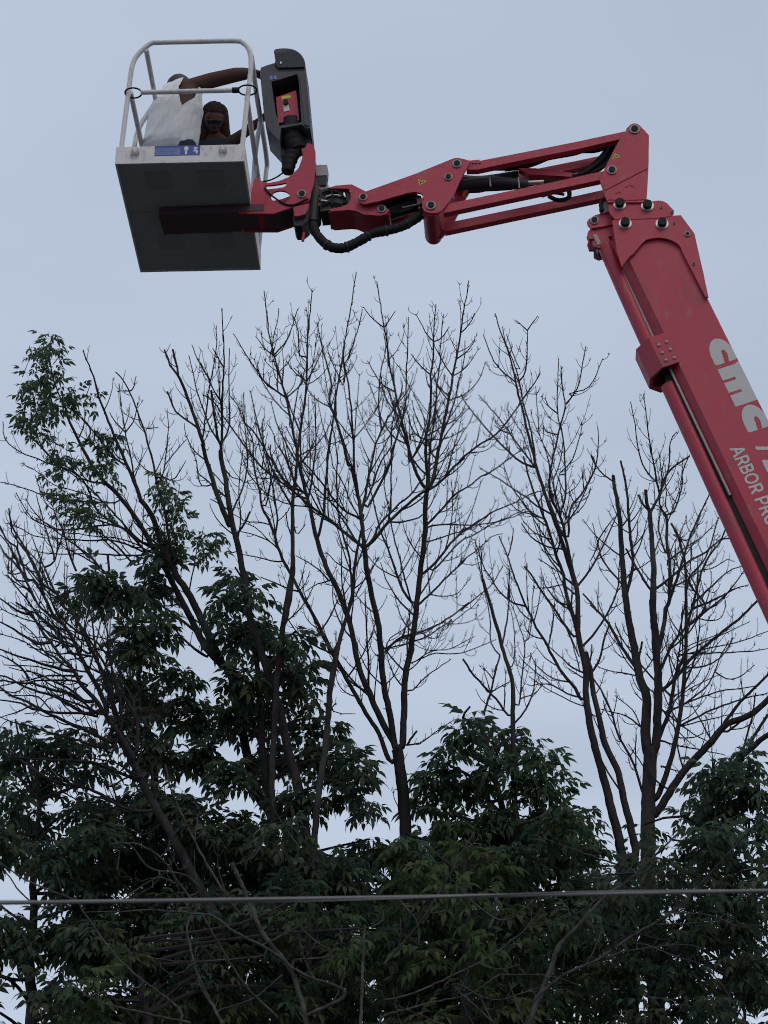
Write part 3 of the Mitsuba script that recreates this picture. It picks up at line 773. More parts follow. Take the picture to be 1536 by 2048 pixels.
for sd, u_ in (('l', 0.24), ('r', 0.46)):
    J['knee_' + sd] = (bk(u_, VM - 0.05, 0.44), 0.066)
    J['ank_' + sd] = (bk(u_, VM, 0.10), 0.045)
    J['toe_' + sd] = (bk(u_ + 0.02, VM + 0.17, 0.065), 0.033)
    J['hip_' + sd] = (bk(0.235 if sd == 'l' else 0.335, VM, 0.74), 0.10)
BN = [('hip_l', 'hip_r', 'waist', 'waist2'), ('waist', 'waist2', 'chest', 'chest2'), ('chest', 'chest2', 'sh_l', 'sh_r'), ('sh_l', 'sh_r', 'neck'), ('neck', 'head'), ('head', 'face'), ('face', 'chin'), ('neck', 'chin'),
      ('sh_r', 'mid_r'), ('mid_r', 'elb_r'), ('elb_r', 'fore_r'), ('fore_r', 'wr_r'), ('sh_l', 'elb_l'), ('elb_l', 'wr_l'), ('hip_l', 'knee_l'), ('knee_l', 'ank_l'), ('ank_l', 'toe_l'), ('hip_r', 'knee_r'), ('knee_r', 'ank_r'), ('ank_r', 'toe_r')]
fwd = unit(bpt('B', (1440, 440), VM) - J['wr_r'][0])
J, BN = with_hand(J, BN, 'wr_r', 'hr_', palm_dir=0.8 * fwd - 0.45 * EZ, side_dir=EV, curl_dir=-EZ)
J, BN = with_hand(J, BN, 'wr_l', 'hl_', palm_dir=EU, side_dir=EV, curl_dir=-EZ)
body = hull_chain(J, BN, 0.016, 8, 18)
body.vertices[:, 2] = np.maximum(body.vertices[:, 2], B0[2] + 0.034)
put('body', body, 'skin', True, MAN)


def shell_of(joints, bones, grow, length, keep, wrinkle=0.0, seed=0, smooth=6):
    """Cloth over part of a body: the grown hulls, with faces dropped where keep(u, v, w) is False."""
    t = hull_chain({k: (p, r + grow) for k, (p, r) in joints.items() if any(k in b for b in bones)}, bones, length, smooth, 20)
    V = np.asarray(t.vertices)
    if wrinkle:
        L_ = V - B0
        q = np.stack([L_ @ EU * 20 - (L_ @ EZ) * 11, L_ @ EV * 12, (L_ @ EZ) * 4 + (L_ @ EU) * 4], -1)
        V = V + t.vertex_normals * (wrinkle * (meshkit.fbm(q, 3, seed) - 0.5))[:, None]
    c = V[t.faces].mean(1) - B0
    k_ = keep(c @ EU, c @ EV, c[:, 2])
    return tm(V, t.faces[k_])


import shapely
arm_hole = Polygon(bpx('B', [(672, 470), (652, 600), (622, 680), (628, 780), (642, 860), (662, 892), (720, 850), (775, 795), (800, 720), (815, 640), (1000, 560), (1000, 300), (672, 300)], VM))
sh_w = J['neck'][0] @ EZ - B0[2]


def keep_vest(u, v, w):
    out = shapely.contains_xy(arm_hole, u, w)
    lo = 0.52
    lsh = J['sh_l'][0] - B0
    side = (u < lsh @ EU - 0.035) & (w > lsh[2] - 0.10)
    return ~out & (w > lo) & ~side & (w < J['neck'][0][2] - B0[2] + 0.02)


vest = shell_of(J, [('hip_l', 'hip_r', 'waist', 'waist2'), ('waist', 'waist2', 'chest', 'chest2'), ('chest', 'chest2', 'sh_l', 'sh_r')], 0.030, 0.008, keep_vest, 0.020, 4)
put('vest', vest, 'shirt', True, MAN)
shorts = shell_of(J, [('hip_l', 'hip_r'), ('hip_l', 'knee_l'), ('hip_r', 'knee_r')], 0.012, 0.02, lambda u, v, w: (w > 0.38) & (w < 0.72), 0.02, 5)
put('shorts', shorts, 'dark_cloth', True, MAN)
hair = shell_of(J, [('head', 'face'), ('head',)], 0.012, 0.012, lambda u, v, w: (v < J['head'][0] @ EV - B0 @ EV + 0.05) | (w > J['head'][0][2] - B0[2] + 0.03), 0.012, 6)
put('hair', hair, 'hair_dark', True, MAN)
for sd in 'lr':
    sh = shell_of(J, [('ank_' + sd, 'toe_' + sd)], 0.014, 0.012, lambda u, v, w: (w < 0.15), 0.0)
    V = np.asarray(sh.vertices)
    V[:, 2] = np.maximum(V[:, 2], B0[2] + 0.0312)
    put('shoe', tm(V, sh.faces), 'black_rubber', True, MAN)

# second person: long brown hair and dark glasses, one arm to the console
GRL = thing('person', 'person with long brown hair and dark glasses looking down beside the white vest', 'person')
VG = 1.05
Jg = bones_of('girl', dict(skull=(972, 895, VG, 0.088), brow=(965, 915, VG - 0.055, 0.076), jaw=(965, 1015, VG - 0.015, 0.056), cheek=(965, 965, VG - 0.042, 0.066), nose=(962, 960, VG - 0.108, 0.012), nose2=(963, 985, VG - 0.098, 0.014), neck=(975, 1090, VG, 0.046),
                           sh_r=(840, 1200, VG, 0.055), sh_l=(1095, 1185, VG - 0.02, 0.055), chest=(920, 1330, VG, 0.10), chest2=(1010, 1330, VG, 0.10), elb=(1265, 1060, VG - 0.08, 0.040), fore=(1340, 1000, VG - 0.12, 0.039), wr=(1440, 925, VG - 0.16, 0.027),
                           elb_r=(800, 1420, VG, 0.040), wr_r=(880, 1560, VG - 0.12, 0.028), lip=(962, 1030, VG - 0.072, 0.010), lip2=(985, 1028, VG - 0.066, 0.008), lip1=(942, 1028, VG - 0.066, 0.008)))
gf = lambda k_: Jg[k_][0] - B0
hw = gf('chest')[2] - 0.36
for sd, du in (('l', -0.08), ('r', 0.08)):
    uc = float(gf('chest') @ EU) + 0.04 + du
    Jg['hip_' + sd] = (bk(uc, VG, hw), 0.10)
    Jg['knee_' + sd] = (bk(uc, VG - 0.10, 0.10 + 0.45 * (hw - 0.1)), 0.062)
    Jg['ank_' + sd] = (bk(uc, VG, 0.10), 0.042)
    Jg['toe_' + sd] = (bk(uc, VG - 0.15, 0.062), 0.030)
BG = [('skull', 'brow'), ('brow', 'cheek', 'jaw'), ('skull', 'jaw'), ('brow', 'nose'), ('nose', 'nose2'), ('jaw', 'nose2'), ('lip1', 'lip', 'jaw'), ('lip', 'lip2', 'jaw'), ('jaw', 'neck'), ('skull', 'neck'), ('neck', 'sh_l', 'sh_r'), ('sh_l', 'sh_r', 'chest', 'chest2'), ('chest', 'chest2', 'hip_l', 'hip_r'),
      ('sh_l', 'elb'), ('elb', 'fore'), ('fore', 'wr'), ('sh_r', 'elb_r'), ('elb_r', 'wr_r'), ('hip_l', 'knee_l'), ('knee_l', 'ank_l'), ('ank_l', 'toe_l'), ('hip_r', 'knee_r'), ('knee_r', 'ank_r'), ('ank_r', 'toe_r')]
Jg, BG = with_hand(Jg, BG, 'wr', 'h_', palm_dir=unit(Jg['wr'][0] - Jg['fore'][0]), side_dir=EV, curl_dir=-EV * 0.5 + EU * 0.6, size=0.92)
Jg, BG = with_hand(Jg, BG, 'wr_r', 'g_', palm_dir=EU * 0.5 - EV, side_dir=EU, curl_dir=-EZ, size=0.92)
gbody = hull_chain(Jg, BG, 0.013, 5, 18)
gbody.vertices[:, 2] = np.maximum(gbody.vertices[:, 2], B0[2] + 0.034)
put('body', gbody, 'skin', True, GRL)
Jh = bones_of('hair', dict(top=(970, 872, VG - 0.005, 0.108), fringe=(968, 862, VG - 0.075, 0.060), bk=(970, 960, VG + 0.05, 0.10), l0=(880, 985, VG - 0.005, 0.044), l1=(860, 1110, VG - 0.01, 0.048), l2=(862, 1240, VG - 0.02, 0.036), r0=(1070, 985, VG - 0.005, 0.040), r1=(1080, 1090, VG, 0.040), r2=(1070, 1230, VG, 0.030), b1=(970, 1230, VG + 0.08, 0.07)))
hg = hull_chain(Jh, [('top', 'bk'), ('top', 'fringe'), ('fringe', 'l0'), ('fringe', 'r0'), ('top', 'l0'), ('l0', 'l1'), ('l1', 'l2'), ('top', 'r0'), ('r0', 'r1'), ('r1', 'r2'), ('bk', 'b1'), ('l1', 'b1'), ('r1', 'b1')], 0.012, 6, 18)
V = np.asarray(hg.vertices)
L_ = V - B0
face_c = (Jg['brow'][0] * 0.5 + Jg['jaw'][0] * 0.5) - B0
V = V + hg.vertex_normals * (0.018 * (meshkit.fbm(np.stack([L_ @ EU * 55, L_ @ EV * 55, L_[:, 2] * 7], -1), 3, 8) - 0.5))[:, None]
fc = V[hg.faces].mean(1) - B0
drop = (np.abs(fc @ EU - face_c @ EU) < 0.056) & (fc @ EV < face_c @ EV - 0.02) & (fc[:, 2] < face_c[2] + 0.040) & (fc[:, 2] > face_c[2] - 0.13)
put('hair', tm(V, hg.faces[~drop]), 'hair_brown', True, GRL)
gl = []
for xx in (926, 1004):
    e = trimesh.creation.icosphere(3, 1.0)
    c_ = bpt('B', (xx, 932), VG - 0.122)
    V = np.asarray(e.vertices) * [0.034, 0.012, 0.021]
    gl.append(tm(c_ + V[:, :1] * EU + V[:, 1:2] * (EV * 0.94 + EU * (0.25 if xx > 965 else -0.25)) + V[:, 2:] * EZ, e.faces))
gl.append(join([tube([bpt('B', (945, 928), VG - 0.130), bpt('B', (985, 928), VG - 0.130)], 0.006, 8)]))
for xx, x2 in ((905, 880), (1025, 1058)):
    gl.append(join([tube([bpt('B', (xx, 932), VG - 0.095), bpt('B', (x2, 925), VG)], 0.0035, 6)]))
put('glasses', cat(gl), 'lens_dark', True, GRL)
put('top', shell_of(Jg, [('sh_l', 'sh_r', 'chest', 'chest2'), ('chest', 'chest2', 'hip_l', 'hip_r')], 0.014, 0.014, lambda u, v, w: (w > hw - 0.02) & (w < gf('sh_l')[2] + 0.02), 0.03, 11), 'dark_cloth', True, GRL)
put('trousers', shell_of(Jg, [('hip_l', 'hip_r'), ('hip_l', 'knee_l'), ('knee_l', 'ank_l'), ('hip_r', 'knee_r'), ('knee_r', 'ank_r')], 0.016, 0.02, lambda u, v, w: (w > 0.12) & (w < hw + 0.05), 0.02, 12), 'dark_cloth', True, GRL)
for sd in 'lr':
    sh = shell_of(Jg, [('ank_' + sd, 'toe_' + sd)], 0.013, 0.012, lambda u, v, w: (w < 0.14), 0.0)
    V = np.asarray(sh.vertices)
    V[:, 2] = np.maximum(V[:, 2], B0[2] + 0.0312)
    put('shoe', tm(V, sh.faces), 'black_rubber', True, GRL)

# ------------------------------------------------------------------ overhead cable (a strand with a thin wire lashed round it)
CB = thing('overhead_cable', 'grey overhead utility cable strung across in front of the trees', 'cable')
ca, cb = at_y([(0, 1807)], 9.0)[0], at_y([(1536, 1783)], 9.6)[0]
cd = unit((cb - ca) * [1, 1, 0])
tt = np.arange(-20, 22, 0.04)
axis = ca + np.outer(tt, cd) + np.outer(tt * (cb - ca)[2] / np.linalg.norm((cb - ca)[:2]) + 0.0011 * (tt - 1.6) ** 2, [0, 0, 1])
put('strand', tm(*tube(axis, 0.0088, 10)), 'cable_grey', 60, CB)
side = unit(np.cross(cd, [0, 0, 1]))
for ph in (2.0,):
    a_ = tt * 2 * math.pi / 3.1 + ph
    put('lashed_wire', tm(*tube(axis + 0.0115 * (np.cos(a_)[:, None] * side + np.sin(a_)[:, None] * EZ), 0.0030, 8)), 'cable_grey', 60, CB)

# ------------------------------------------------------------------ weld beads, cable ties and hose clamps on the lift
def bead(code, pts, k, r=0.0045):
    Q_ = spline(w3(az(px(code, pts), k), k), 0.008)
    rr_ = r * (1 + 0.22 * np.sin(np.arange(len(Q_)) * 1.4))
    put('weld_bead', tm(*tube(Q_, rr_, 6)), 'red_paint', 40, LIFT)


bead('F', [(505, 845), (545, 790), (580, 748), (650, 680), (700, 620), (742, 582), (795, 568), (850, 560), (900, 562), (955, 574), (1010, 595), (1055, 625), (1095, 695)], KB + 0.002)
bead('F', [(1100, 700), (1205, 910), (1322, 1138)], KB + 0.002)
bead('F', [(438, 384), (640, 380), (862, 372), (990, 350)], K1 + 0.0125)
bead('E', [(1172, 530), (1280, 533), (1396, 528)], K1 + 0.0195)
bead('E', [(1215, 492), (1235, 485), (1248, 492)], K1 + 0.0195)
bead('E', [(1270, 456), (1300, 446), (1330, 456)], K1 + 0.0195)
bead('C', [(250, 1600), (255, 1500), (262, 1470)], 0.1205)
for i_ in (22, 38, 55, 70, 86):
    j_ = min(int(len(hp) * i_ / 100), len(hp) - 3)
    put('cable_tie', tm(*tube(np.array([hp[j_], hp[j_] + unit(hp[j_ + 1] - hp[j_]) * 0.012]), rr[j_] + 0.006, 12)), 'black_plastic', 30, LIFT)
for pts in ([(470, 400), (476, 452)], [(640, 398), (646, 462)]):
    bar('hose_clamp', 'E', pts, 0.066, 0.012, 'galvanised', 8)

# ------------------------------------------------------------------ trees
def parse(line):
    """'w0 w1 dy crop x,y x,y crop x,y ...' -> widths in picture pixels, depth change, picture points."""
    tok = line.split()
    w0, w1, dy = float(tok[0]), float(tok[1]), float(tok[2])
    code, pts = None, []
    for t_ in tok[3:]:
        if t_.isalpha():
            code = t_
        else:
            pts.append(px(code, [tuple(map(float, t_.split(',')))])[0])
    return w0, w1, dy, np.array(pts)


def wobble(Q, amp, seed):
    n = np.stack([meshkit.fbm(Q * 2.3 + 11 * k_ + seed, 3, seed + k_) - 0.5 for k_ in range(3)], -1)
    w_ = np.minimum(1, np.minimum(np.arange(len(Q)), np.arange(len(Q))[::-1]) / 3.0)[:, None]
    return Q + n * amp * w_


class Twigs:
    """Collects thin branches and builds them as one mesh."""

    def __init__(self):
        self.vf = []

    def add(self, P_, r0, r1, sides=4):
        self.vf.append(tube(P_, np.linspace(r0, r1, len(P_)), sides, False))


def shoot(p0, d0, L_, up, g, n=6):
    """A curved shoot from p0 along d0 that bends towards up."""
    s_ = np.linspace(0, 1, n)[:, None]
    d1 = unit(d0 * (1 - up) + np.array([0, 0, 1.0]) * up + g.normal(0, 0.10, 3))
    return p0 + d0 * L_ * (s_ - 0.5 * s_ * s_) + d1 * L_ * 0.5 * s_ * s_ + np.cumsum(g.normal(0, 0.012, (n, 3)) * np.minimum(s_, 0.5) * L_, 0)


def lateral(tw, p0, ax, sd, L_, r0, g, level=0, up=0.75, spread=0.85):
    d0 = unit(ax * math.cos(spread) + sd * math.sin(spread))
    P_ = shoot(p0, d0, L_, up, g, 5 if L_ < 0.2 else 8)
    r1 = max(0.0022, r0 * 0.42)
    tw.add(P_, r0, r1, 4 if r0 > 0.005 else 3)
    if level >= 2 or L_ < 0.09:
        return
    n_nodes = int(L_ / 0.105)
    for k_ in range(1, n_nodes + 1):
        f_ = (k_ + g.uniform(-0.25, 0.25)) / (n_nodes + 0.35)
        if not 0.15 < f_ < 0.99 or g.random() < 0.22:
            continue
        x = f_ * (len(P_) - 1)
        i_ = min(int(x), len(P_) - 2)
        q = P_[i_] + (P_[i_ + 1] - P_[i_]) * (x - i_)
        a_ = unit(P_[i_ + 1] - P_[i_])
        s1 = unit(np.cross(a_, g.normal(0, 1, 3)))
        for sg in (1, -1):
            if g.random() < 0.72:
                l2 = L_ * g.uniform(0.12, 0.42) * (1.1 - 0.6 * f_) if g.random() < 0.6 else g.uniform(0.025, 0.07)
                lateral(tw, q, a_, s1 * sg, l2, max(0.003, r0 * (1 - 0.5 * f_) * 0.6), g, level + 1, 0.7, g.uniform(0.7, 1.05))


def fringe(tw, P_, R_, g, dens=1.0, start=0.12, lmax=0.75):
    """Opposite pairs of side shoots along the stem P_ and a forked tip."""
    seg = np.linalg.norm(np.diff(P_, axis=0), axis=1)
    s_ = np.concatenate([[0], np.cumsum(seg)])
    L_ = s_[-1]
    pos, k_ = max(start * L_, 0.1), 0
    ang = g.uniform(0, 6.28)
    while pos < L_ * 0.995:
        i_ = min(np.searchsorted(s_, pos) - 1, len(P_) - 2)
        i_ = max(i_, 0)
        q = P_[i_] + (P_[i_ + 1] - P_[i_]) * ((pos - s_[i_]) / max(seg[i_], 1e-9))
        a_ = unit(P_[i_ + 1] - P_[i_])
        r_ = np.interp(pos, s_, R_)
        e1 = unit(np.cross(a_, [0.1, 1.0, 0.2]))
        e2 = np.cross(a_, e1)
        th = ang + k_ * math.pi / 2 + g.normal(0, 0.3)
        for sg in (1, -1):
            if g.random() < 0.66 * min(1.0, dens):
                rest = L_ - pos
                l2 = min(lmax * (1.0 if r_ < 0.012 else 1.3), 0.10 + 0.42 * rest) * g.uniform(0.35, 1.15) if g.random() < 0.76 else g.uniform(0.03, 0.10)
                sd = (math.cos(th) * e1 + math.sin(th) * e2) * sg
                r0 = min(0.62 * r_, 0.0034 + 0.0072 * l2)
                lateral(tw, q + sd * r_ * 0.6, a_, sd, l2, max(r0, 0.0032), g, 0, 0.78, g.uniform(0.65, 1.0))
        k_ += 1
        pos += g.uniform(0.10, 0.24) * (1.0 if r_ < 0.03 else 1.25) / max(dens, 0.3)


def bud_knots(tw, P_, R_, g):
    for _ in range(int(len(P_) * 0.15)):
        i_ = g.integers(1, len(P_) - 1)
        a_ = unit(P_[i_ + 1] - P_[i_]) if i_ + 1 < len(P_) else unit(P_[i_] - P_[i_ - 1])
        sd = unit(np.cross(a_, g.normal(0, 1, 3)))
        tw.add(np.array([P_[i_] + sd * R_[i_] * 0.7, P_[i_] + sd * (R_[i_] + 0.018) + a_ * 0.012]), 0.006, 0.003, 3)


DENS = 1.38


def ghost_tree(kind, label, cat, Y, lines, seed, dens=1.0, group=None, bark='bark', twig='twig_bark', to_ground=True, lmax=0.85, minlimb=4.5, stout=1.0, more=0.0):
    """A tree from its stems as (width, depth change, picture points); the first is the trunk, which goes on down to the ground."""
    g = np.random.default_rng(seed)
    t_ = thing(kind, label, cat, group)
    tw = Twigs()
    known_px, known_Y, stems = [], [], []
    specs = [parse(ln) for ln in lines]
    for w0, w1, dy, pp in list(specs[1:]):                     # sister shoots beside the sighted ones
        if w0 < 10 and g.random() < more and np.linalg.norm(pp[-1] - pp[0]) > 90:
            f_ = np.linspace(0, 1, len(pp))[:, None]
            ax_ = unit(pp[-1] - pp[0])
            bow = np.array([-ax_[1], ax_[0]]) * g.choice([-1, 1]) * g.uniform(16, 55)
            specs.append((max(3.2, w0 * 0.7), 2.0, g.uniform(-0.5, 0.5), pp[:1] + (pp - pp[:1]) * g.uniform(0.55, 0.95) + bow * f_ ** 0.7 + ax_ * g.uniform(-30, 30) * (1 - f_)))
    for i_, (w0, w1, dy, pp) in enumerate(specs):
        y0 = Y
        if known_px:
            kp, ky = np.vstack(known_px), np.concatenate(known_Y)
            dd = np.linalg.norm(kp - pp[0], axis=1)
            j_ = int(np.argmin(dd))
            y0 = ky[j_]
            if dd[j_] < 45:
                pp = np.vstack([kp[j_:j_ + 1], pp if dd[j_] > 6 else pp[1:]])
        dense = spline(pp, 6)
        f_ = np.concatenate([[0], np.cumsum(np.linalg.norm(np.diff(dense, axis=0), axis=1))])
        f_ /= f_[-1]
        dY = dy if dy else g.uniform(-0.55, 0.55) * (f_[-1] and 1) * min(1.0, np.linalg.norm(pp[-1] - pp[0]) / 350)
        ys = y0 + dY * f_ ** 1.1
        known_px.append(dense)
        known_Y.append(ys)
        P3 = at_y(dense, ys)
        keep = np.r_[0:len(P3):2, len(P3) - 1] if len(P3) > 6 else np.arange(len(P3))
        P3, ff = P3[np.unique(keep)], f_[np.unique(keep)]
        scale = (P3[:, 1] / ray(dense[:1])[0, 1]).mean() / FOC
        R_ = 0.5 * scale * (w0 + (w1 - w0) * ff ** 0.85) * (0.83 if w0 < 13 else 0.89) * stout
        R_ = np.maximum(R_, 0.0030)
        if i_ == 0 and to_ground:
            b_ = P3[0]
            foot = np.array([b_[0] + g.uniform(-0.2, 0.2), b_[1] + g.uniform(-0.1, 0.3), -0.05])
            n_ = 14
            s_ = np.linspace(0, 1, n_)[:, None]
            low = foot + (b_ - foot) * s_ + np.sin(s_ * np.pi) * np.array([[0.06, 0.05, 0]])
            P3 = np.vstack([low[:-1], P3])
            R_ = np.concatenate([np.linspace(1.7, 1.03, n_ - 1) * R_[0], R_])
        P3 = wobble(P3, 0.012, seed + i_)
        if len(P3) > 4:
            P3[1:-1] += g.normal(0, 0.002, (len(P3) - 2, 3))
        R_ = R_ * (1 + 0.16 * (meshkit.fbm(P3 * 7.0, 3, seed) - 0.5))
        stems.append((P3, R_, w0, i_))
        if w0 >= minlimb:
            sides = 14 if w0 > 14 else 9 if w0 > 8 else 6
            v_, f2 = tube(P3, R_, sides)
            put('trunk' if i_ == 0 else 'branch', tm(v_, f2), bark, 60, t_)
        else:
            tw.add(P3, R_[0], R_[-1], 5)
        d_ = dens * DENS
        if i_ == 0 and to_ground:
            k0 = 13
            fringe(tw, P3[k0:], R_[k0:], g, d_ * 0.4, 0.3, lmax)
        else:
            fringe(tw, P3, R_, g, d_, 0.14 if w0 < 12 else 0.24, lmax)
        bud_knots(tw, P3, R_, g)
    key = put('twigs', join(tw.vf), twig, False, t_)
    labels[key] = {'kind': 'stuff', 'label': 'fine bare twigs'}
    return t_, stems


# -------- leaves: compound ash leaves of seven leaflets
def leaflet(L_, w_, droop):
    """Vertices and faces of one pointed, folded leaflet along +x."""
    xs, ws = (0.0, 0.28, 0.62, 1.0), (0.0, 0.5, 0.40, 0.0)
    V = [[0, 0, 0]]
    for x, w in zip(xs[1:3], ws[1:3]):
        z_ = -droop * x * x * L_
        V += [[x * L_, w * w_, z_ + 0.12 * w_], [x * L_, 0, z_], [x * L_, -w * w_, z_ + 0.12 * w_]]
    V.append([L_, 0, -droop * L_])
    F_ = [[0, 2, 1], [0, 3, 2], [1, 2, 5], [1, 5, 4], [2, 3, 6], [2, 6, 5], [4, 5, 7], [5, 6, 7]]
    return np.array(V), np.array(F_)


def rot(ax, an):
    ax = unit(ax)
    K_ = np.array([[0, -ax[2], ax[1]], [ax[2], 0, -ax[0]], [-ax[1], ax[0], 0]])
    return np.eye(3) + math.sin(an) * K_ + (1 - math.cos(an)) * K_ @ K_


def leaf_variant(g):
    """One compound leaf along +x, about 0.27 m long, the midrib bending down."""
    parts, n_ = [], int(g.integers(2, 4))
    bend = g.uniform(0.25, 0.7)
    Lr = g.uniform(0.17, 0.24)

    def rib(s):
        return np.array([s * Lr, 0, -bend * s * s * Lr])
    pts = np.array([rib(s) for s in np.linspace(0, 1, 5)])
    v_, f_ = tube(pts, np.linspace(0.0022, 0.0014, 5), 3, False)
    parts.append((v_, f_))
    for k_ in range(n_):
        s = 0.38 + 0.5 * k_ / max(n_ - 1, 1)
        for sg in (1, -1):
            V, F_ = leaflet(g.uniform(0.085, 0.120), g.uniform(0.040, 0.052), g.uniform(0.2, 0.7))
            V = V @ rot([1, 0, 0], g.uniform(-0.4, 0.4)).T @ rot([0, 1, 0], g.uniform(0.1, 0.7)).T @ rot([0, 0, 1], sg * g.uniform(0.75, 1.15)).T
            parts.append((V + rib(s), F_))
    V, F_ = leaflet(0.118, 0.050, g.uniform(0.2, 0.6))
    parts.append((V @ rot([0, 1, 0], math.atan(1.6 * bend)).T + rib(1.0), F_))
    vv, ff, o_ = [], [], 0
    for v_, f_ in parts:
        vv.append(v_)
        ff.append(f_ + o_)
        o_ += len(v_)
    return np.vstack(vv), np.vstack(ff)


gl_ = np.random.default_rng(99)
VARIANTS = [leaf_variant(gl_) for _ in range(10)]


def leaf_frame(d, g):
    d = unit(d)
    s = unit(np.cross([0, 0, 1.0], d) + g.normal(0, 0.25, 3))
    s = unit(s - d * (s @ d))
    return np.stack([d, s, np.cross(d, s)], 1)


TINTS = {'dark': ((0.062, 0.094, 0.070), (0.10, 0.138, 0.090)), 'mid': ((0.066, 0.104, 0.068), (0.108, 0.152, 0.090)), 'light': ((0.078, 0.115, 0.056), (0.125, 0.160, 0.078))}


class Foliage:
    def __init__(self, tint, g):
        self.V, self.F, self.C, self.o, self.g = [], [], [], 0, g
        self.tint = TINTS[tint]
        self.poses = []

    def leaf(self, p, d, size=1.0):
        g = self.g
        k_ = int(g.integers(len(VARIANTS)))
        M = leaf_frame(d, g) * size
        a_, b_ = self.tint
        c = np.array(a_) + (np.array(b_) - a_) * g.random() ** 1.3
        c = c * g.uniform(0.72, 1.32) * np.array([g.uniform(0.82, 1.35), 1, g.uniform(0.8, 1.15)])
        self.poses.append((k_, p, M, c))

    def spray(self, p, out, n, size=1.0):
        """Leaves in opposite pairs round the end of a shoot at p that points out."""
        g = self.g
        out = unit(out)
        e1 = unit(np.cross(out, g.normal(0, 1, 3)))
        e2 = np.cross(out, e1)
        for k_ in range(n):
            th = k_ * math.pi + (k_ // 2) * math.pi / 2 + g.normal(0, 0.35)
            side_ = math.cos(th) * e1 + math.sin(th) * e2
            d = unit(side_ * g.uniform(0.7, 1.1) + out * g.uniform(0.1, 0.7) + np.array([0, 0, g.uniform(-0.65, 0.15)]))
            self.leaf(p - out * 0.05 * (k_ // 2), d, size * g.uniform(0.8, 1.15))

    def build(self, t_, singles=0):
        """The leaves: the first singles of them as parts of their own, the rest as one mesh."""
        order = self.poses
        for k_, p, M, c in order[:singles]:
            V, F_ = VARIANTS[k_]
            tint = min(2, int(3 * (c[1] - self.tint[0][1]) / (self.tint[1][1] - self.tint[0][1] + 1e-6)))
            kk = (k_, max(0, tint), self.tint)
            if kk not in SINGLE:
                cc = np.array(self.tint[0]) + (np.array(self.tint[1]) - self.tint[0]) * (0.2 + 0.3 * max(0, tint))
                SINGLE[kk] = mikit.ply(tm(V, F_), 'leaf', smooth=False, color=np.tile(cc, (len(V), 1)))
            H = np.eye(4)
            H[:3, :3], H[:3, 3] = M, p
            scene[numbered(t_ + '__leaf')] = {**SINGLE[kk], 'to_world': T(H)}
        vv, ff, cc, o_ = [], [], [], 0
        for k_, p, M, c in order[singles:]:
            V, F_ = VARIANTS[k_]
            vv.append(V @ M.T + p)
            ff.append(F_ + o_)
            cc.append(np.tile(np.clip(c, 0, 1), (len(V), 1)))
            o_ += len(V)
        if vv:
            key = put('foliage', tm(np.vstack(vv), np.vstack(ff)), 'leaf', False, t_, color=np.vstack(cc))
            labels[key] = {'kind': 'stuff', 'label': 'drooping green compound leaves'}


SINGLE = {}


def blob_sprays(fo, tw, blob, Y, g, root=None, cover=3.2, size=1.0, depth=1.0):
    """Leaf sprays through an ellipsoid sighted at (cx, cy) with radii (rx, ry); thin twigs carry them from root or the blob's own stem."""
    cx, cy, rx, ry = blob[:4]
    dY = blob[4] if len(blob) > 4 else g.uniform(-0.5, 0.5)
    c = at_y([(cx, cy)], Y + dY)[0]
    sc = c[1] / ray([(cx, cy)])[0, 1] / FOC
    lf = 34 * size                                            # leaves reach this far past the shoots that bear them
    rx_, ry_ = max(rx - lf, 0.25 * rx), max(ry - lf * 0.7, 0.25 * ry)
    ax_ = np.array([rx_ * sc, max(0.16, 0.5 * (rx_ + ry_) * sc * depth), ry_ * sc])
    c = c + np.array([0, 0, 0.05])
    n_leaf = max(4, int(cover * math.pi * rx * ry * (sc / 0.0042) ** 2 / (1250 * size * size)))
    done, first = 0, []
    base = c - np.array([0.04, 0, ax_[2] * 0.9 + 0.14]) if root is None else root
    while done < n_leaf:
        q = g.normal(0, 1, 3)
        q = q / np.linalg.norm(q) * g.random() ** 0.42
        p = c + q * ax_ * 0.93
        p[2] -= 0.06
        m = int(g.integers(4, 8))
        st = c + (p - c) * 0.15 - np.array([0, 0, 0.1])
        out = unit((p - st) + np.array([0, 0, 0.15]) + g.normal(0, 0.15, 3) * np.linalg.norm(p - st))
        fo.spray(p, out, m, size)
        if np.linalg.norm(p - st) > 0.10:
            tw.add(spline([st, (st + p) / 2 - np.array([0, 0, 0.04]) + g.normal(0, 0.03, 3), p], 0.12), 0.008, 0.0035, 3)
        done += m
    if np.linalg.norm(base - c) > 0.12:
        md = (base + c) / 2 + g.normal(0, 0.08 if root is not None else 0.015, 3)
        big = 0.016 if root is not None else 0.005
        tw.add(spline([base, md, c], 0.15), big, big * 0.5, 5)
    return c


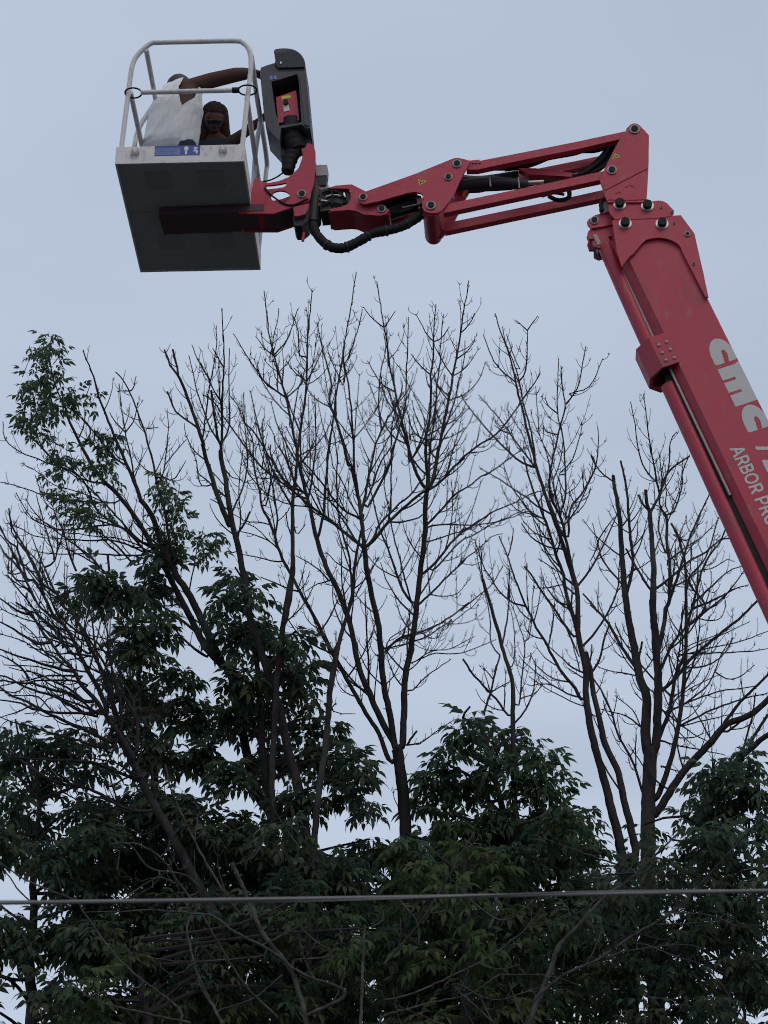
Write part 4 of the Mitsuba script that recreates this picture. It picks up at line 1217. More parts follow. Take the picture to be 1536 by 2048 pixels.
def leafy_tree(kind, label, cat, Y, trunk, blobs, seed, tint='dark', cover=3.2, singles=0, group=None, size=0.78, width=0.075, depth=1.0):
    g = np.random.default_rng(seed)
    t_ = thing(kind, label, cat, group)
    tp = px('z', trunk)
    P3 = at_y(spline(tp, 12), Y)
    foot = np.array([P3[0][0], P3[0][1], -0.05])
    P3 = np.vstack([foot + (P3[0] - foot) * np.linspace(0, 1, 12)[:-1, None], P3])
    P3 = wobble(P3, 0.12, seed)
    put('trunk', tm(*tube(P3, np.linspace(width, width * 0.22, len(P3)) * (1 + 0.2 * (meshkit.fbm(P3 * 5, 3, seed) - 0.5)), 12)), 'bark', 60, t_)
    fo, tw = Foliage(tint, g), Twigs()
    for b in blobs:
        cz = at_y([(b[0], b[1])], Y)[0]
        below = P3[P3[:, 2] < cz[2] - 0.12]
        root = below[-1] if len(below) else P3[0]
        if cz[2] - root[2] > 1.2 and len(below) > 8:
            root = below[-6]
        blob_sprays(fo, tw, b, Y, g, root, cover * (0.95 if b[1] < 1420 else 0.92 if b[1] < 1640 else 0.58 if b[0] > 1120 else 0.80), size, depth)
    order = np.arange(len(fo.poses))
    z_ = np.array([p[1] @ UP for p in fo.poses])
    if singles:
        top = np.argsort(-z_)[:singles]
        rest = np.setdiff1d(order, top)
        fo.poses = [fo.poses[i_] for i_ in np.concatenate([top, rest])]
    fo.build(t_, singles)
    key = put('twigs', join(tw.vf), 'twig_bark', False, t_)
    labels[key] = {'kind': 'stuff', 'label': 'thin leaf-bearing twigs'}
    return t_


YT = 17.0


def lower_fill(x0, x1, y0, y1, seed, skip=()):
    """Leafy volumes that close the lower part of a crown, down to well below the frame."""
    g = np.random.default_rng(seed)
    out = []
    for y in np.arange(y0, y1, 62):
        for x in np.arange(x0, x1, 85):
            q = (x + g.uniform(-30, 30), y + g.uniform(-22, 22), g.uniform(50, 72), g.uniform(36, 50), g.uniform(-1.7, 0.7))
            if not any(abs(q[0] - a) < c and abs(q[1] - b) < d for a, b, c, d in skip):
                out.append(q)
    return out


GAPS = [(20, 1778, 75, 45), (110, 1600, 60, 20), (20, 1945, 80, 52), (690, 1650, 40, 30), (790, 1600, 30, 60), (1250, 1650, 50, 40)]
DEAD = 'bare trees behind the lift'
ghost_tree('bare_tree', 'tall bare tree in the middle whose dark trunk forks into four stems', 'tree', YT, [
    '32 25 0 n 1400,1950 1390,1560 1385,1340 1370,1100 1345,920 1320,760',
    '15 11 0.5 n 1320,800 1290,700 1210,560 1110,330 1040,170 1000,0 c 1530,1760 1430,1480 1320,1250 1230,1030',
    '11 2.4 0.3 c 1230,1030 1180,850 1120,560 1070,380 1010,130 990,-20 a 1000,1840 960,1680 910,1430 870,1250 810,1050 760,870 700,600 680,400 657,215',
    '15 12 -0.5 n 1300,740 1270,500 1220,270 1200,50 d 570,2000 540,1750 480,1500 430,1250 400,1000',
    '11 8 0 d 400,1000 370,700 350,520 310,340 270,150 b 240,2000',
    '16 11 -0.2 n 1360,740 1370,500 1380,250 1400,120 1430,0 d 880,2000 920,1750 950,1500 980,1200 1010,1000 1030,800 1035,500 1048,400',
    '12 7 0.5 n 1260,850 1180,640 1080,480 960,270 860,90 800,0 c 1300,1990 1200,1770 1060,1520 960,1330 840,1110 770,900 700,700',
    '6 2.2 0 c 700,700 640,600 610,420 580,300 545,60 a 540,1750 450,1550 420,1380',
    '5 2.2 0 c 770,900 790,700 760,450 720,260 690,100 a 650,1850 640,1650 645,1520',
    '8 2.2 0 b 240,2000 180,1750 120,1550 40,1350 a 1340,1150 1260,830 1195,530',
    '7 2.2 0 d 350,520 310,250 b 300,2000 290,1750 265,1400 240,1150 200,960 240,900 290,760 340,600 380,400',
    '7 2.2 0 d 390,640 410,480 450,250 510,0 b 520,1780 580,1640 560,1500 545,1350 560,1150 585,960 625,810 600,650',
    '5 2.2 0 b 580,1640 660,1480 730,1370 800,1250',
    '7 2.2 0 d 440,580 560,350 640,190 690,0 b 700,1800 770,1600 800,1480 830,1300 830,1050 850,750 853,480',
    '9 2.4 -0.5 d 430,980 560,860 590,800 700,690 850,560 1000,430 1100,385 1220,290 1300,190 1420,90 e 0,1540 180,1390 330,1300 450,1180 580,1010 650,900 740,780 820,650',
    '6 2.2 0 d 340,690 200,620 50,460 c 1280,380 1130,200 1020,80 a 1000,1850 880,1600',
    '8 3 0.4 d 380,1000 200,850 100,760 0,680 c 1340,720 1180,610 1080,530 960,430 800,310 640,180 500,20 a 340,1640 230,1480 120,1330 30,1280',
    '6.5 2.4 0 c 1080,440 960,390 840,280 760,150 680,20 a 600,1720 520,1620 440,1530 400,1400 310,1290',
    '7 2.4 0.3 c 1215,900 1260,680 1275,450 1300,200 1310,0 b 30,1900 60,1700 90,1500 110,1280 150,1080 180,900 190,800 215,640 240,540 262,390 290,210 320,20',
    '4 2.2 0 b 185,880 200,1050 180,1180 100,1000 30,840',
    '9 2.4 0 d 1045,400 1000,360 930,220 860,20 b 900,1970 830,1750 790,1550 740,1380 700,1150 660,980 640,800 605,590 575,400 550,250 530,115',
    '9 2.4 0 d 1045,400 1050,300 1040,100 b 1035,1900 1035,1700 1070,1500 1085,1280 1090,1080 1110,900 1115,700 1125,500 1135,350',
    '10 2.4 0 d 1070,380 1090,340 1130,170 b 1160,1850 1200,1650 1250,1400 1290,1200 1330,980 1370,780 1395,580 1420,400 1455,250 1472,110',
    '3.5 2 0 b 605,590 500,510 395,380', '3.5 2 0 b 605,580 640,540 720,420', '3.5 2 0 b 1115,735 1030,640 930,450', '3.5 2 0 b 1115,735 1200,690 1275,580', '3.5 2 0 b 1385,650 1480,560 1530,440', '4 2 0 b 1350,900 1440,850 1536,720',
    '4 2 0 b 1095,1075 980,990 880,860', '4 2 0 b 1260,1310 1150,1180 1120,1040', '4 2 0 a 760,860 680,820 570,680', '4 2 0 a 760,860 850,770 930,620 1000,400', '5 2 0 a 880,1310 700,1180 620,1090 500,920 340,650', '4 2 0 a 890,1310 1060,1140 960,1000',
    '4 2 0 b 840,1800 720,1730 620,1600 560,1470 440,1130', '4 2 0 b 715,1255 580,1170 500,1040 430,930', '4 2 0 b 1020,1730 940,1690 880,1600 800,1250', '4 2 0 b 1045,1700 1200,1600 1300,1480 1440,1280', '4 2 0 b 1050,1890 1150,1820 1300,1600 1480,1400',
    '6 2.2 0 d 1060,750 1200,600 1330,460 1530,330 e 200,1720 420,1590 560,1480 700,1380',
    '4.5 2 0 d 1050,800 1130,770 1300,765 1530,770 f 200,250 400,215 600,130 670,90',
    '4 2 0 d 1060,940 1250,870 1440,820 f 150,240 330,130',
    '7 2.2 0.4 d 1000,1300 1120,1160 1300,940 1420,830 f 0,330 150,250 320,130 500,50 610,0 e 720,1880 850,1850',
    '6 2 0 d 960,1590 1100,1450 1300,1250 1440,1120 f 0,640 150,530 330,370 440,345',
    '7 2.2 0 d 890,1560 800,1440 720,1230 640,1010 570,820 500,540 450,300 440,100',
    '6 2.4 0 d 600,2040 640,2030 760,1930 900,1890 1100,1820 1300,1700 1480,1560 f 0,1140 170,1000 330,860 440,670',
    '4.5 2 0 q 805,870 870,860 960,800 1050,740', '6 5 0 q 805,858 830,830 855,798', '4 2 0 q 835,590 900,520 970,470 1030,430', '3.5 2 0 q 830,450 950,400 1080,400 1260,330', '4 2 0 q 700,385 750,340 830,310 900,290 1000,230',
    '3.5 2 0 c 700,780 640,740 480,730 330,650', '4 2 0 c 830,1000 700,930 560,870 380,825', '4 2 0 c 880,1140 760,1140 600,1100 440,1070', '4.5 2 0 c 1320,1340 1200,1370 1080,1450', '5 2.4 0 c 1010,1450 860,1400 740,1350 620,1300', '4.5 2 0 c 1320,1330 1200,1210 1100,1150 980,1080',
], 11, 1.0, DEAD, more=0.45)

ghost_tree('bare_tree', 'slim straight bare stem rising from the leaves just left of the forked middle tree', 'tree', YT - 0.3, [
    '15 13 0 z 560,1900 545,1600 552,1400 q 165,280 215,0 c 860,1750 880,1700 930,1400 950,1200',
    '11 2.4 0.3 c 950,1200 945,900 945,600 960,400 990,200 1000,0 a 1020,1700 1040,1560 1090,1200 1100,800 1130,400 1148,190',
    '4.5 2 0 a 1080,1050 1095,800 1105,550 1085,380', '3.5 2 0 a 1050,1590 1000,1500', '4 2 0 c 950,440 900,350 760,250', '4 2 0 a 1070,1130 960,1040 880,930',
    '4 2 0 a 1090,1150 1180,980 1260,800', '3.5 2 0 a 1030,1700 1060,1450 1030,1280', '4 2.2 0 a 1020,880 1000,600 940,450', '4 2 0 c 960,500 1060,430 1110,300 1130,100 a 1120,1700 1110,1300', '4 2 0 c 945,700 990,860 1080,760', '4 2 0 c 945,900 900,780 880,640',
], 12, 0.95, DEAD, minlimb=6)
ghost_tree('bare_tree', 'slim reddish bare stem crossing in front of the left stems of the forked middle tree', 'tree', YT - 0.7, [
    '16 14 0 n 660,1950 680,1700 690,1400 720,1100 760,850 780,650 795,450 815,250 850,60 d 130,2020',
    '11 5 0.2 d 130,2020 210,1740 280,1480 300,1250 340,980 380,780 395,660',
    '6 2.4 0 d 270,1480 250,1100 180,850 130,600 120,250 b 130,1950 100,1700 60,1560',
    '4.5 3 0 n 780,470 820,440 855,408', '3 2 0 n 790,455 900,490 1000,490', '4 2 0 d 310,1500 430,1280 560,1100', '4 2 0 d 300,1230 400,1000 480,800', '4 2 0 d 260,1240 130,1160 0,1040', '3.5 2 0 d 170,780 60,720', '4 2 0 d 290,1040 200,920',
], 26, 0.8, DEAD, minlimb=6)

ghost_tree('bare_tree', 'straight bare grey trunk left of the forked middle tree, rising from green leaves', 'tree', YT - 0.2, [
    '28 11 0 n 700,1900 640,1560 600,1300 550,1000 490,800 440,560 370,300 c 510,1700 440,1250 380,950 330,760 290,520 250,250 215,50 a 215,1850',
    '6.5 5 0 a 210,1800 170,1650 140,1450 115,1230', '7 2.2 0 a 220,1800 225,1700 225,1300 245,1000 245,800 235,600 225,400', '5 2.2 0 a 235,1790 295,1600 300,1300 295,1000 300,800',
    '13 6 -0.4 c 300,780 290,740 210,560 150,380 90,180 40,0 a 20,1780 j 1060,1180 1000,1000 920,760 840,540 800,470', '5.5 5 0 j 800,470 790,380 745,200', '5 4.5 0 j 800,470 720,360 660,205', '4.5 4 0 j 985,1000 850,900 760,800 690,630',
    '4.5 2.2 0 j 1055,1120 1080,900 1120,600 1160,400 1190,150 a 168,570', '4.5 2.2 0 j 1210,1160 1130,1000 1070,850 1000,650 960,480 910,260', '6 5 0 c 375,880 440,780 515,630', '5 2.2 0 c 330,650 400,480 460,320 490,100 a 470,1700 450,1250',
    '3.5 2 0 j 1130,520 1080,440 1000,300 940,150', '4 2 0 j 1040,1600 1000,1450 985,1330 920,1190', '4.5 2.2 0 j 1250,1680 1100,1550 985,1450', '4 2 0 j 1330,1650 1200,1500 1120,1420', '4 2 0 c 310,640 200,550 100,500', '3.5 2 0 c 380,1030 330,1050 280,1000', '4.5 2.2 0 c 300,480 180,420 60,300 0,260', '4 2 0 c 250,180 330,280 440,310',
    '4 2.2 0.3 c 380,950 420,700 400,500 410,250 440,0', '4 2 0 a 225,1350 150,1250 70,1080 0,940', '4 2 0 a 245,990 180,890 130,800',
], 13, 0.85, DEAD, more=0.35)

YD = YT + 0.3
DTREE, dst = ghost_tree('ash_tree', 'half-dead tree leaning left with leafy sprays only at its upper left tips', 'tree', YD, [
    '30 6 0.2 n 560,1950 540,1700 490,1400 m 1420,950 1340,700 l 1100,1850 980,1680 850,1540 740,1350 620,1100 520,920 430,740 330,560 250,420 180,290 80,140 i 1280,1060 1180,940 1060,830 960,700 880,560 800,400 700,200 680,100',
    '20 11 -0.3 l 1000,1700 900,1480 840,1350 760,1180 650,960 520,760 430,560 350,380 270,150 160,0', '10 3 -0.3 i 1440,1024 1400,900 1330,730 1250,560 1180,380 1110,220 1060,90 r 612,553 590,470 560,370 510,245',
    '5 3 0 r 410,620 400,600 370,540 330,440', '4 2.5 0 r 340,450 310,340 300,230 330,150', '4 2 0 r 400,600 310,570 220,520',
    '8 3 0 l 420,640 300,480 150,420 0,310 i 1000,1130 900,900 750,720 600,660', '5 2.2 0 i 1080,840 870,820 750,740 640,690 480,640 300,570 200,530 50,400 30,220', '5 2.2 0 i 600,690 520,590 430,480 380,360 370,290', '5 3 0 i 480,560 380,440 250,330',
    '8 3 0 l 480,570 420,200 380,0 j 600,1650 560,1450 530,1300 450,1020 380,830 290,600 210,480 160,430', '4.5 2.2 0 j 400,1620 320,1350 310,1270 255,1020 230,880 210,760 195,550', '4 2 0 j 640,1500 690,1200 700,1000 690,850', '4 2 0 j 720,1540 800,1480 880,1340',
    '4.5 2.2 0 i 1180,1050 880,1040 520,1000 350,940 200,890 0,840', '5 2.2 0 i 1200,1260 1000,1290 640,1330 380,1250 280,1150 165,950', '5 2.2 0 i 1500,1560 1300,1480 1100,1430 900,1440 640,1420 380,1400 200,1310 60,1260', '5 2.2 0 i 1450,1590 1200,1590 900,1570 640,1580 430,1560 330,1530',
    '6 2.2 0 i 1530,1600 1300,1350 1150,1280 900,1190 740,1060 500,990', '6 2.2 0 i 1400,1700 1180,1480 1000,1330 900,1150 780,1150', '5 2.2 0 i 1250,1600 1050,1420 960,1290 840,1330', '6 2.2 0 l 300,500 180,440 60,330 i 1100,1090 860,850 650,700 480,640', '6 2.2 0 i 1100,1780 900,1580 700,1430 500,1290 360,1160 260,1010',
    '5 3 0 i 880,450 930,300 800,150 700,80', '5 3 0 i 1300,690 1180,600 1080,480 950,310 850,210 740,90', '4 2 0 i 800,400 860,250 870,60', '3.5 2 0 j 390,870 430,1000 600,1000', '4 2 0 j 300,630 340,590 370,475', '3.5 2 0 j 300,630 180,625', '4 2 0 j 250,1040 140,920 100,840', '4 2 0 j 260,1035 340,940 385,740',
    '5 2 0 l 420,980 280,920 180,910', '5 2 0 l 590,1090 450,1080 320,1080 200,1030', '8 4 0 l 820,1440 620,1260 480,1150 330,1060 200,960 60,880', '8 4 0 l 840,1600 720,1530 560,1390 500,1290',
], 14, 0.8, None, more=0.5)

# leaf sprays of that tree, each at a branch tip
gD = np.random.default_rng(140)
foD, twD = Foliage('mid', gD), Twigs()
DS = [(r_, x, y, rx, ry) for r_, x, y, rx, ry in (
    ('r', 300, 165, 75, 45), ('r', 360, 260, 60, 70), ('r', 240, 250, 50, 45), ('r', 290, 330, 70, 45), ('r', 170, 350, 45, 40), ('r', 250, 420, 85, 55), ('r', 190, 450, 50, 50), ('r', 230, 520, 85, 50), ('r', 360, 420, 40, 50), ('r', 180, 600, 50, 45), ('r', 290, 610, 60, 50),
    ('r', 170, 700, 50, 55), ('r', 240, 720, 70, 50), ('r', 330, 770, 40, 40), ('r', 460, 490, 70, 50), ('r', 430, 560, 60, 50), ('r', 560, 470, 50, 50), ('r', 350, 560, 60, 50),
    ('r', 590, 770, 75, 50), ('r', 680, 790, 50, 60), ('r', 640, 850, 55, 35), ('r', 380, 880, 50, 45), ('r', 350, 945, 60, 40), ('r', 480, 920, 60, 35), ('r', 530, 960, 30, 40), ('r', 660, 950, 60, 45), ('r', 690, 1000, 40, 40),
    ('r', 370, 1100, 60, 45), ('r', 430, 1170, 60, 55), ('r', 500, 1130, 55, 45), ('r', 540, 1240, 75, 55), ('r', 640, 1230, 70, 55), ('r', 480, 1260, 40, 50),
    ('r', 1000, 1090, 60, 50), ('r', 1080, 1120, 70, 60), ('r', 1120, 1190, 55, 45), ('r', 985, 1000, 25, 35), ('r', 990, 1150, 60, 45), ('r', 1010, 1290, 60, 50), ('r', 1060, 1370, 80, 50), ('r', 1150, 1360, 70, 45), ('r', 1250, 1360, 75, 50), ('r', 1330, 1390, 60, 45), ('r', 1280, 1450, 55, 40), ('r', 1020, 1430, 60, 50))]
for r_, x, y, rx, ry in DS:
    c_ = px(r_, [(x, y)])[0]
    blob_sprays(foD, twD, (c_[0], c_[1], rx / 3.072, ry / 3.072, gD.uniform(-0.35, 0.25)), YD - 0.1, gD, None, 2.9, 0.58)
foD.build(DTREE, 280)
key = put('leafy_twigs', join(twD.vf), 'twig_bark', False, DTREE)
labels[key] = {'kind': 'stuff', 'label': 'thin leaf-bearing twigs'}

ghost_tree('bare_tree', 'bare tree leaning left out of the frame with a fan of long parallel shoots', 'tree', YT - 0.8, [
    '24 3.5 0 m 1100,1900 960,1650 860,1450 700,1150 580,950 510,800 420,620 330,470 k 1380,1900 1280,1720 1150,1530 1080,1430 960,1260 840,1130 740,960 640,850 520,690 420,560 300,380 160,280', '11 3.5 0.3 k 1100,1400 1000,1150 900,980 820,820 740,640 640,500 540,400 440,200 330,40 i 280,1850 170,1500 80,1450 0,1290',
    '10 3.5 -0.3 k 1190,1500 1140,1250 1090,1080 980,850 860,620 760,420 650,330 590,200 440,100 400,0 i 350,1720 230,1480 130,1300 90,1110', '9 3.5 0 k 1000,1400 860,1420 700,1320 530,1230 340,1180 200,1120 100,1060 0,1030', '8 3.5 0 k 960,1300 860,1290 680,1210 500,1160 330,1110 180,1100 0,1080',
    '9 4 0 k 1150,1720 1100,1700 900,1600 640,1480 460,1400 300,1310 130,1240 0,1150', '8 3 0 k 740,990 700,980 500,930 300,870 150,820 0,760', '7 3 0 k 1000,1450 860,1420 640,1410 450,1390 330,1370 180,1310 0,1280', '8 3 0 k 530,700 510,690 380,700 290,650 170,580 80,520 0,480', '6 3 0 k 320,400 300,400 200,380 100,310 0,240',
    '8 4 -0.4 m 520,810 300,740 150,680 0,660 z 100,1520 20,1515', '8 4 0 m 600,1040 430,1040 300,980 200,920 80,870 0,850 z 100,1560 0,1490', '7 3 0 k 1160,1480 1080,1100 1010,900 960,600 920,350 880,200', '6 3 0 k 1250,1560 1200,1150 1110,820 1100,600 1060,450', '9 4 0.3 k 1400,1800 1400,1500 1300,1280 1180,1120 1060,900 900,640 760,420',
    '6 2.4 0 k 620,700 560,560 430,440 330,330 260,230 140,90 80,0', '6 2.4 0 k 640,520 520,420 400,320 310,170 200,110 60,0', '5 2.2 0 k 900,640 760,560 560,350 500,150 480,60 i 420,1700 300,1560 180,1400', '5 2.2 0 k 740,740 600,690 450,640 340,640', '5 2.4 0 k 900,1130 760,1080 560,1080 330,1090 180,1200 0,1180', '5 2.4 0 k 840,1040 640,1030 430,1040 300,1080 120,1110 0,1140',
    '6 2.4 0 k 300,1060 230,960 130,880 0,820', '5 2 0 k 460,1400 330,1340 200,1400 0,1460', '5 2 0 k 900,800 760,720 620,660 420,540 330,470 200,430 60,370 0,320', '4 2 0 k 560,880 400,790 280,700 130,640 0,600', '5 2 0 k 1010,850 880,820 740,800 620,810 480,780 300,740', '5 2 0 k 1130,830 1000,700 880,600 860,400', '4 2 0 k 1320,760 1180,680 1000,640 860,610 700,560',
    '5 2 0 m 520,830 400,780 280,860 200,800 130,680', '5 2 0 m 640,1160 540,1230 460,1200', '6 3 0 m 720,1180 820,1080 960,1075 1050,1040', '4 2 0 k 300,80 200,60 120,0 i 120,1500 40,1400', '6 2.4 0 i 250,1820 130,1650 40,1560 0,1480', '6 2.4 0 i 380,2040 240,1800 160,1620 90,1490 0,1380', '6 2.4 0 i 470,2000 380,1760 300,1600 200,1470 120,1350 100,1200', '5 2 0 i 560,1960 470,1750 400,1590 330,1400', '5 2 0 i 560,1650 520,1480 460,1290 400,1090 375,980', '5 2 0 i 780,1750 700,1550 650,1350 570,1180 520,1050',
], 15, 0.95, DEAD, lmax=0.65, stout=1.15, more=0.9)

ghost_tree('bare_tree', 'bare tree with twin dark stems leaning left, between the middle tree and the boom', 'tree', YT + 0.2, [
    '23 2.6 0.3 h 300,2400 250,2050 230,1980 160,1700 100,1480 50,1300 0,1080 f 1290,2000 1290,1750 1250,1550 1210,1350 1210,1100 1200,920 1150,750 1090,580 1040,420 980,250 910,50 e 850,1830 790,1620 740,1430 690,1250 640,1020 600,870 570,740 540,590 500,450 460,330 400,180 360,35',
    '5 2.2 0 e 770,1520 760,1450 730,1250 650,950 600,700 530,480 470,340 435,170', '11 4 0.3 f 1220,1400 1150,1150 1090,950 1060,780 1000,600 930,380 870,200 800,30 e 740,1820 650,1500', '9 2.4 -0.4 f 1190,900 1100,480 1040,200 940,0 e 915,1830 930,1620 970,1430 1020,1220 1060,1090 1085,960 1050,800 1035,570',
    '4 2.2 0 e 1085,960 1190,830 1240,640 1290,370', '5 2.2 0 f 1050,150 e 1040,2040 1085,1850 1075,1550 1070,1400 1030,1200 1000,1060 1000,750 1010,500', '6 4 0 f 1110,370 e 1130,2040 1270,1850 1390,1600 1345,1490', '3.5 2 0 e 1390,1600 1420,1400 1410,1200', '3.5 2 0 e 1270,1850 1250,1640',
    '6 2.4 0 e 780,1620 770,1610 600,1540 350,1310 180,1110 80,980 10,870', '4.5 2.2 0 e 770,1610 650,1450 550,1320 450,1170 300,990 190,870', '5 2.2 0 f 920,140 910,130 760,40 e 700,1930 560,1840 380,1720 200,1620', '4 2.2 0 f 860,205 740,130 660,60 e 600,1920 500,1750 440,1560', '5 3 0 f 1060,510 1040,500 900,480 740,390 630,240',
    '4.5 2 0 f 1170,960 1040,840 1000,730 800,600', '4.5 3 0 f 1110,1090 1000,1040 890,900', '9 3 -0.3 f 1240,2040 1160,1900 1070,1800 970,1640 860,1430 780,1300 680,1090 600,900 530,720 490,580 400,370', '5 2.2 0 f 670,1085 520,1040 400,930 330,820 230,650 150,400', '4 2.6 0 f 500,1035 505,850 500,670', '3.5 2 0 f 490,580 530,440 550,290', '6 4 0 f 1170,1400 1050,1240 930,1060 830,920 720,750 655,680',
    '19 11 0.2 h 390,2200 360,1980 300,1750 240,1480 190,1380 120,1200 80,1000 30,800 f 1340,1780 1290,1560', '6 4.5 0 f 1350,1790 1420,1650 1470,1450 1530,1250', '5 3 0 f 1310,1690 1350,1560 1350,1480', '5 2.2 0 f 1300,1790 1160,1720 1040,1620 910,1500', '4 2.2 0 f 1270,1850 1180,1770 1100,1720', '4 2.2 0 e 560,750 450,640 350,520 240,260', '4 2.2 0 e 590,740 670,640 690,450 690,210', '3.5 2 0 e 690,210 570,105', '3.5 2 0 e 690,210 795,60', '4 2.2 0 e 650,900 780,720 820,650', '3.5 2 0 e 520,1250 440,1240 350,1180',
    '4 2 0 f 1220,1600 1110,1350 1000,1200 860,950', '4.5 2 0 f 1210,2040 1100,1980 960,1900 800,1780 660,1660 600,1590', '4 2 0 f 960,1900 850,1880 730,1900 680,1885', '4 2 0 e 1000,1060 900,980 870,900', '4 2 0 e 1010,1690 1150,1530 1240,1250 1250,1150', '4 2 0 e 985,1280 900,1250 850,1180',
], 16, 0.95, DEAD, more=0.4)

ghost_tree('bare_tree', 'short broken-topped bare stem standing in the gap right of the middle tree', 'tree', YT - 0.4, [
    '16 7 0.2 q 1370,1500 1350,1000 1345,740 1350,600 f 545,2040 545,1900 500,1720 430,1500 390,1330 340,1180 290,1000 250,870 235,815', '6 4 0 q 1200,700 1230,600 f 300,2040 350,1800 410,1590', '5.5 5 0 q 1320,720 f 390,2060 300,1970 130,1780 30,1630', '4 2 0 f 415,1590 320,1470 310,1250 290,1100 270,1000 220,800', '4.5 3 0 f 435,1480 480,1250 505,1000 500,850', '3.5 2 0 f 540,1700 560,1500 540,1200 500,1100',
    '4.5 2 0 f 600,2100 610,2040 640,1750 660,1480 580,1200 520,1060', '3.5 2 0 f 660,1460 720,1370 745,1000 765,880', '3.5 2 0 f 280,1000 200,700 150,400', '3.5 2 0 f 245,860 220,650 230,450', '4 2 0 f 350,1950 440,1900 520,1850', '3.5 2 0 f 620,2040 760,1980 860,1880', '3.5 2.5 0 f 340,1820 240,1720', 
], 17, 0.8, DEAD)

ghost_tree('bare_tree', 'many-stemmed bare tree at the right, partly behind the red boom', 'tree', YT + 0.9, [
    '34 32 0 h 500,2500 500,1980 510,1600 520,1300',
    '24 15 0.2 h 490,1300 480,1100 490,850 430,680 395,480 350,250 310,0', '15 8 0.3 g 300,1760 270,1300 250,1050 240,980 215,850 200,740', '4 3 0 g 195,800 120,730 50,650 10,570', '9 5 0 g 310,1800 370,1500 345,1250 320,900 265,610',
    '21 16 -0.2 h 560,1300 575,1150 590,750 570,430 545,100 540,0', '15 10 0.2 g 545,1850 550,1500 525,1200 515,1050', '8 8 0 g 512,1040 490,980 480,860', '5 5 0 g 505,1040 450,980 420,905', '7 4 0 g 520,1040 545,1020 600,900 650,750 720,660 860,570', '4.5 2.2 0 g 600,900 570,790 500,720 450,640 410,480 390,300 350,100', '4.5 2.2 0 g 585,850 550,650 520,480 490,250 465,30', '5 2.4 0 g 590,920 680,680 690,460 750,360',
    '6 5 0 g 530,1730 520,1720 400,1530 310,1370', '7 4 0.4 g 550,1720 575,1710 700,1620 850,1480 1000,1400 1130,1290 1200,1280', '12 7 0.4 h 590,480 600,400 640,200 660,50 g 690,1800 690,1500 665,1300 660,1080', '5 2.4 0 g 660,1080 720,1050 790,850 800,700 860,560', '4.5 2.4 0 g 660,1080 600,980 620,800 600,560', '4 2.2 0 g 655,1100 590,1000 520,980',
    '8 3 0.5 h 600,640 610,600 700,400 830,230 1000,60 g 850,1650 1000,1450 1110,1100', '8 3 0 g 690,1850 760,1600 850,1300 920,1130 1030,900', '9 5 0 h 610,800 620,780 720,700 880,500 1100,310 1300,150 1450,0 z 1540,1170 1580,1140', '11 4 0.4 h 590,1270 640,1080 700,900 740,650 820,450 830,250 880,80 g 900,1800 990,1500 1130,1300 1170,1200',
    '14 5 -0.5 h 560,1720 580,1700 680,1450 740,1200 790,900 820,600 830,400 830,100 g 820,1500 750,1250 700,1150', '19 13 -0.3 h 560,1850 600,1800 720,1600 850,1430 1050,1220 1170,1080 1380,990 1536,860 z 1560,1370', '9 5 0 h 1150,1090 1160,1060 1280,900 1400,780 1536,650 z 1560,1330', '6 3 0 h 1300,1310 1320,1290 1370,1100 1400,1000 1430,800', '14 12 -0.4 h 900,1900 1100,1560 1330,1330 1450,1230 1536,1160 z 1580,1440', '9 7 0 h 1380,1290 1400,1200 1536,990',
    '4.5 2.2 0 h 830,460 1000,460 1200,450 1400,440 1536,420', '5 2.4 0 h 720,940 900,860 1100,790 1300,760 1450,740', '5.5 3 0 h 790,1080 950,1000 1100,930 1300,860 1536,800', '4.5 2.2 0 h 820,880 1000,750 1080,620 1120,500 1200,350', '9 4 0.4 h 410,600 400,590 320,480 240,350 150,190 0,30 f 1400,1120 1260,960', '7 4 0 h 460,1660 450,1650 380,1430 240,1150 190,980 120,820 30,680', '4 2.2 0 h 400,655 270,630 120,600 40,550', '5 2.2 0 h 455,1110 340,1010 200,970 90,940',
    '6 5 0 h 420,490 440,420 450,360', '4.5 3 0 h 530,520 500,480 480,460', '5 2.2 0 h 600,1230 640,1220 720,1250 1000,1300 1170,1340', '5 2.2 0 h 600,1430 760,1480 830,1500', '5 2.2 0 h 610,920 760,1060 930,1180 1060,1240', '5 2.2 0 h 690,1640 560,1550 440,1400 330,1240', '4 2.2 0 h 780,1190 900,1180 980,1150', '4 2.2 0 h 860,470 1050,410 1250,370 1536,270', '4 2.2 0 h 1080,620 1200,690 1330,640 1420,560', '4.5 2.2 0 h 1050,1230 960,1050 880,920 830,880', '4 2.2 0 g 400,1530 300,1640 200,1800',
    '6 2.4 0 g 880,1830 1000,1740 1200,1560 1310,1520', '7 2.4 0 g 880,1900 1100,1800 1250,1720 1370,1680', '6 2.4 0 g 960,1970 1150,1790 1330,1560', '4 2.2 0 g 720,1250 830,1300 900,1230 960,1050', '5 2.2 0 g 700,1480 840,1350 960,1280 1060,1170', '5 2.2 0 g 650,1400 590,1200 620,1000', '4 2 0 g 70,1300 190,1120 240,1080', '4.5 2.2 0 g 70,1330 0,1480', '5 2 0 g 280,1700 120,1480 70,1330 20,1150',
], 18, 0.9, DEAD, lmax=0.65, more=0.45)

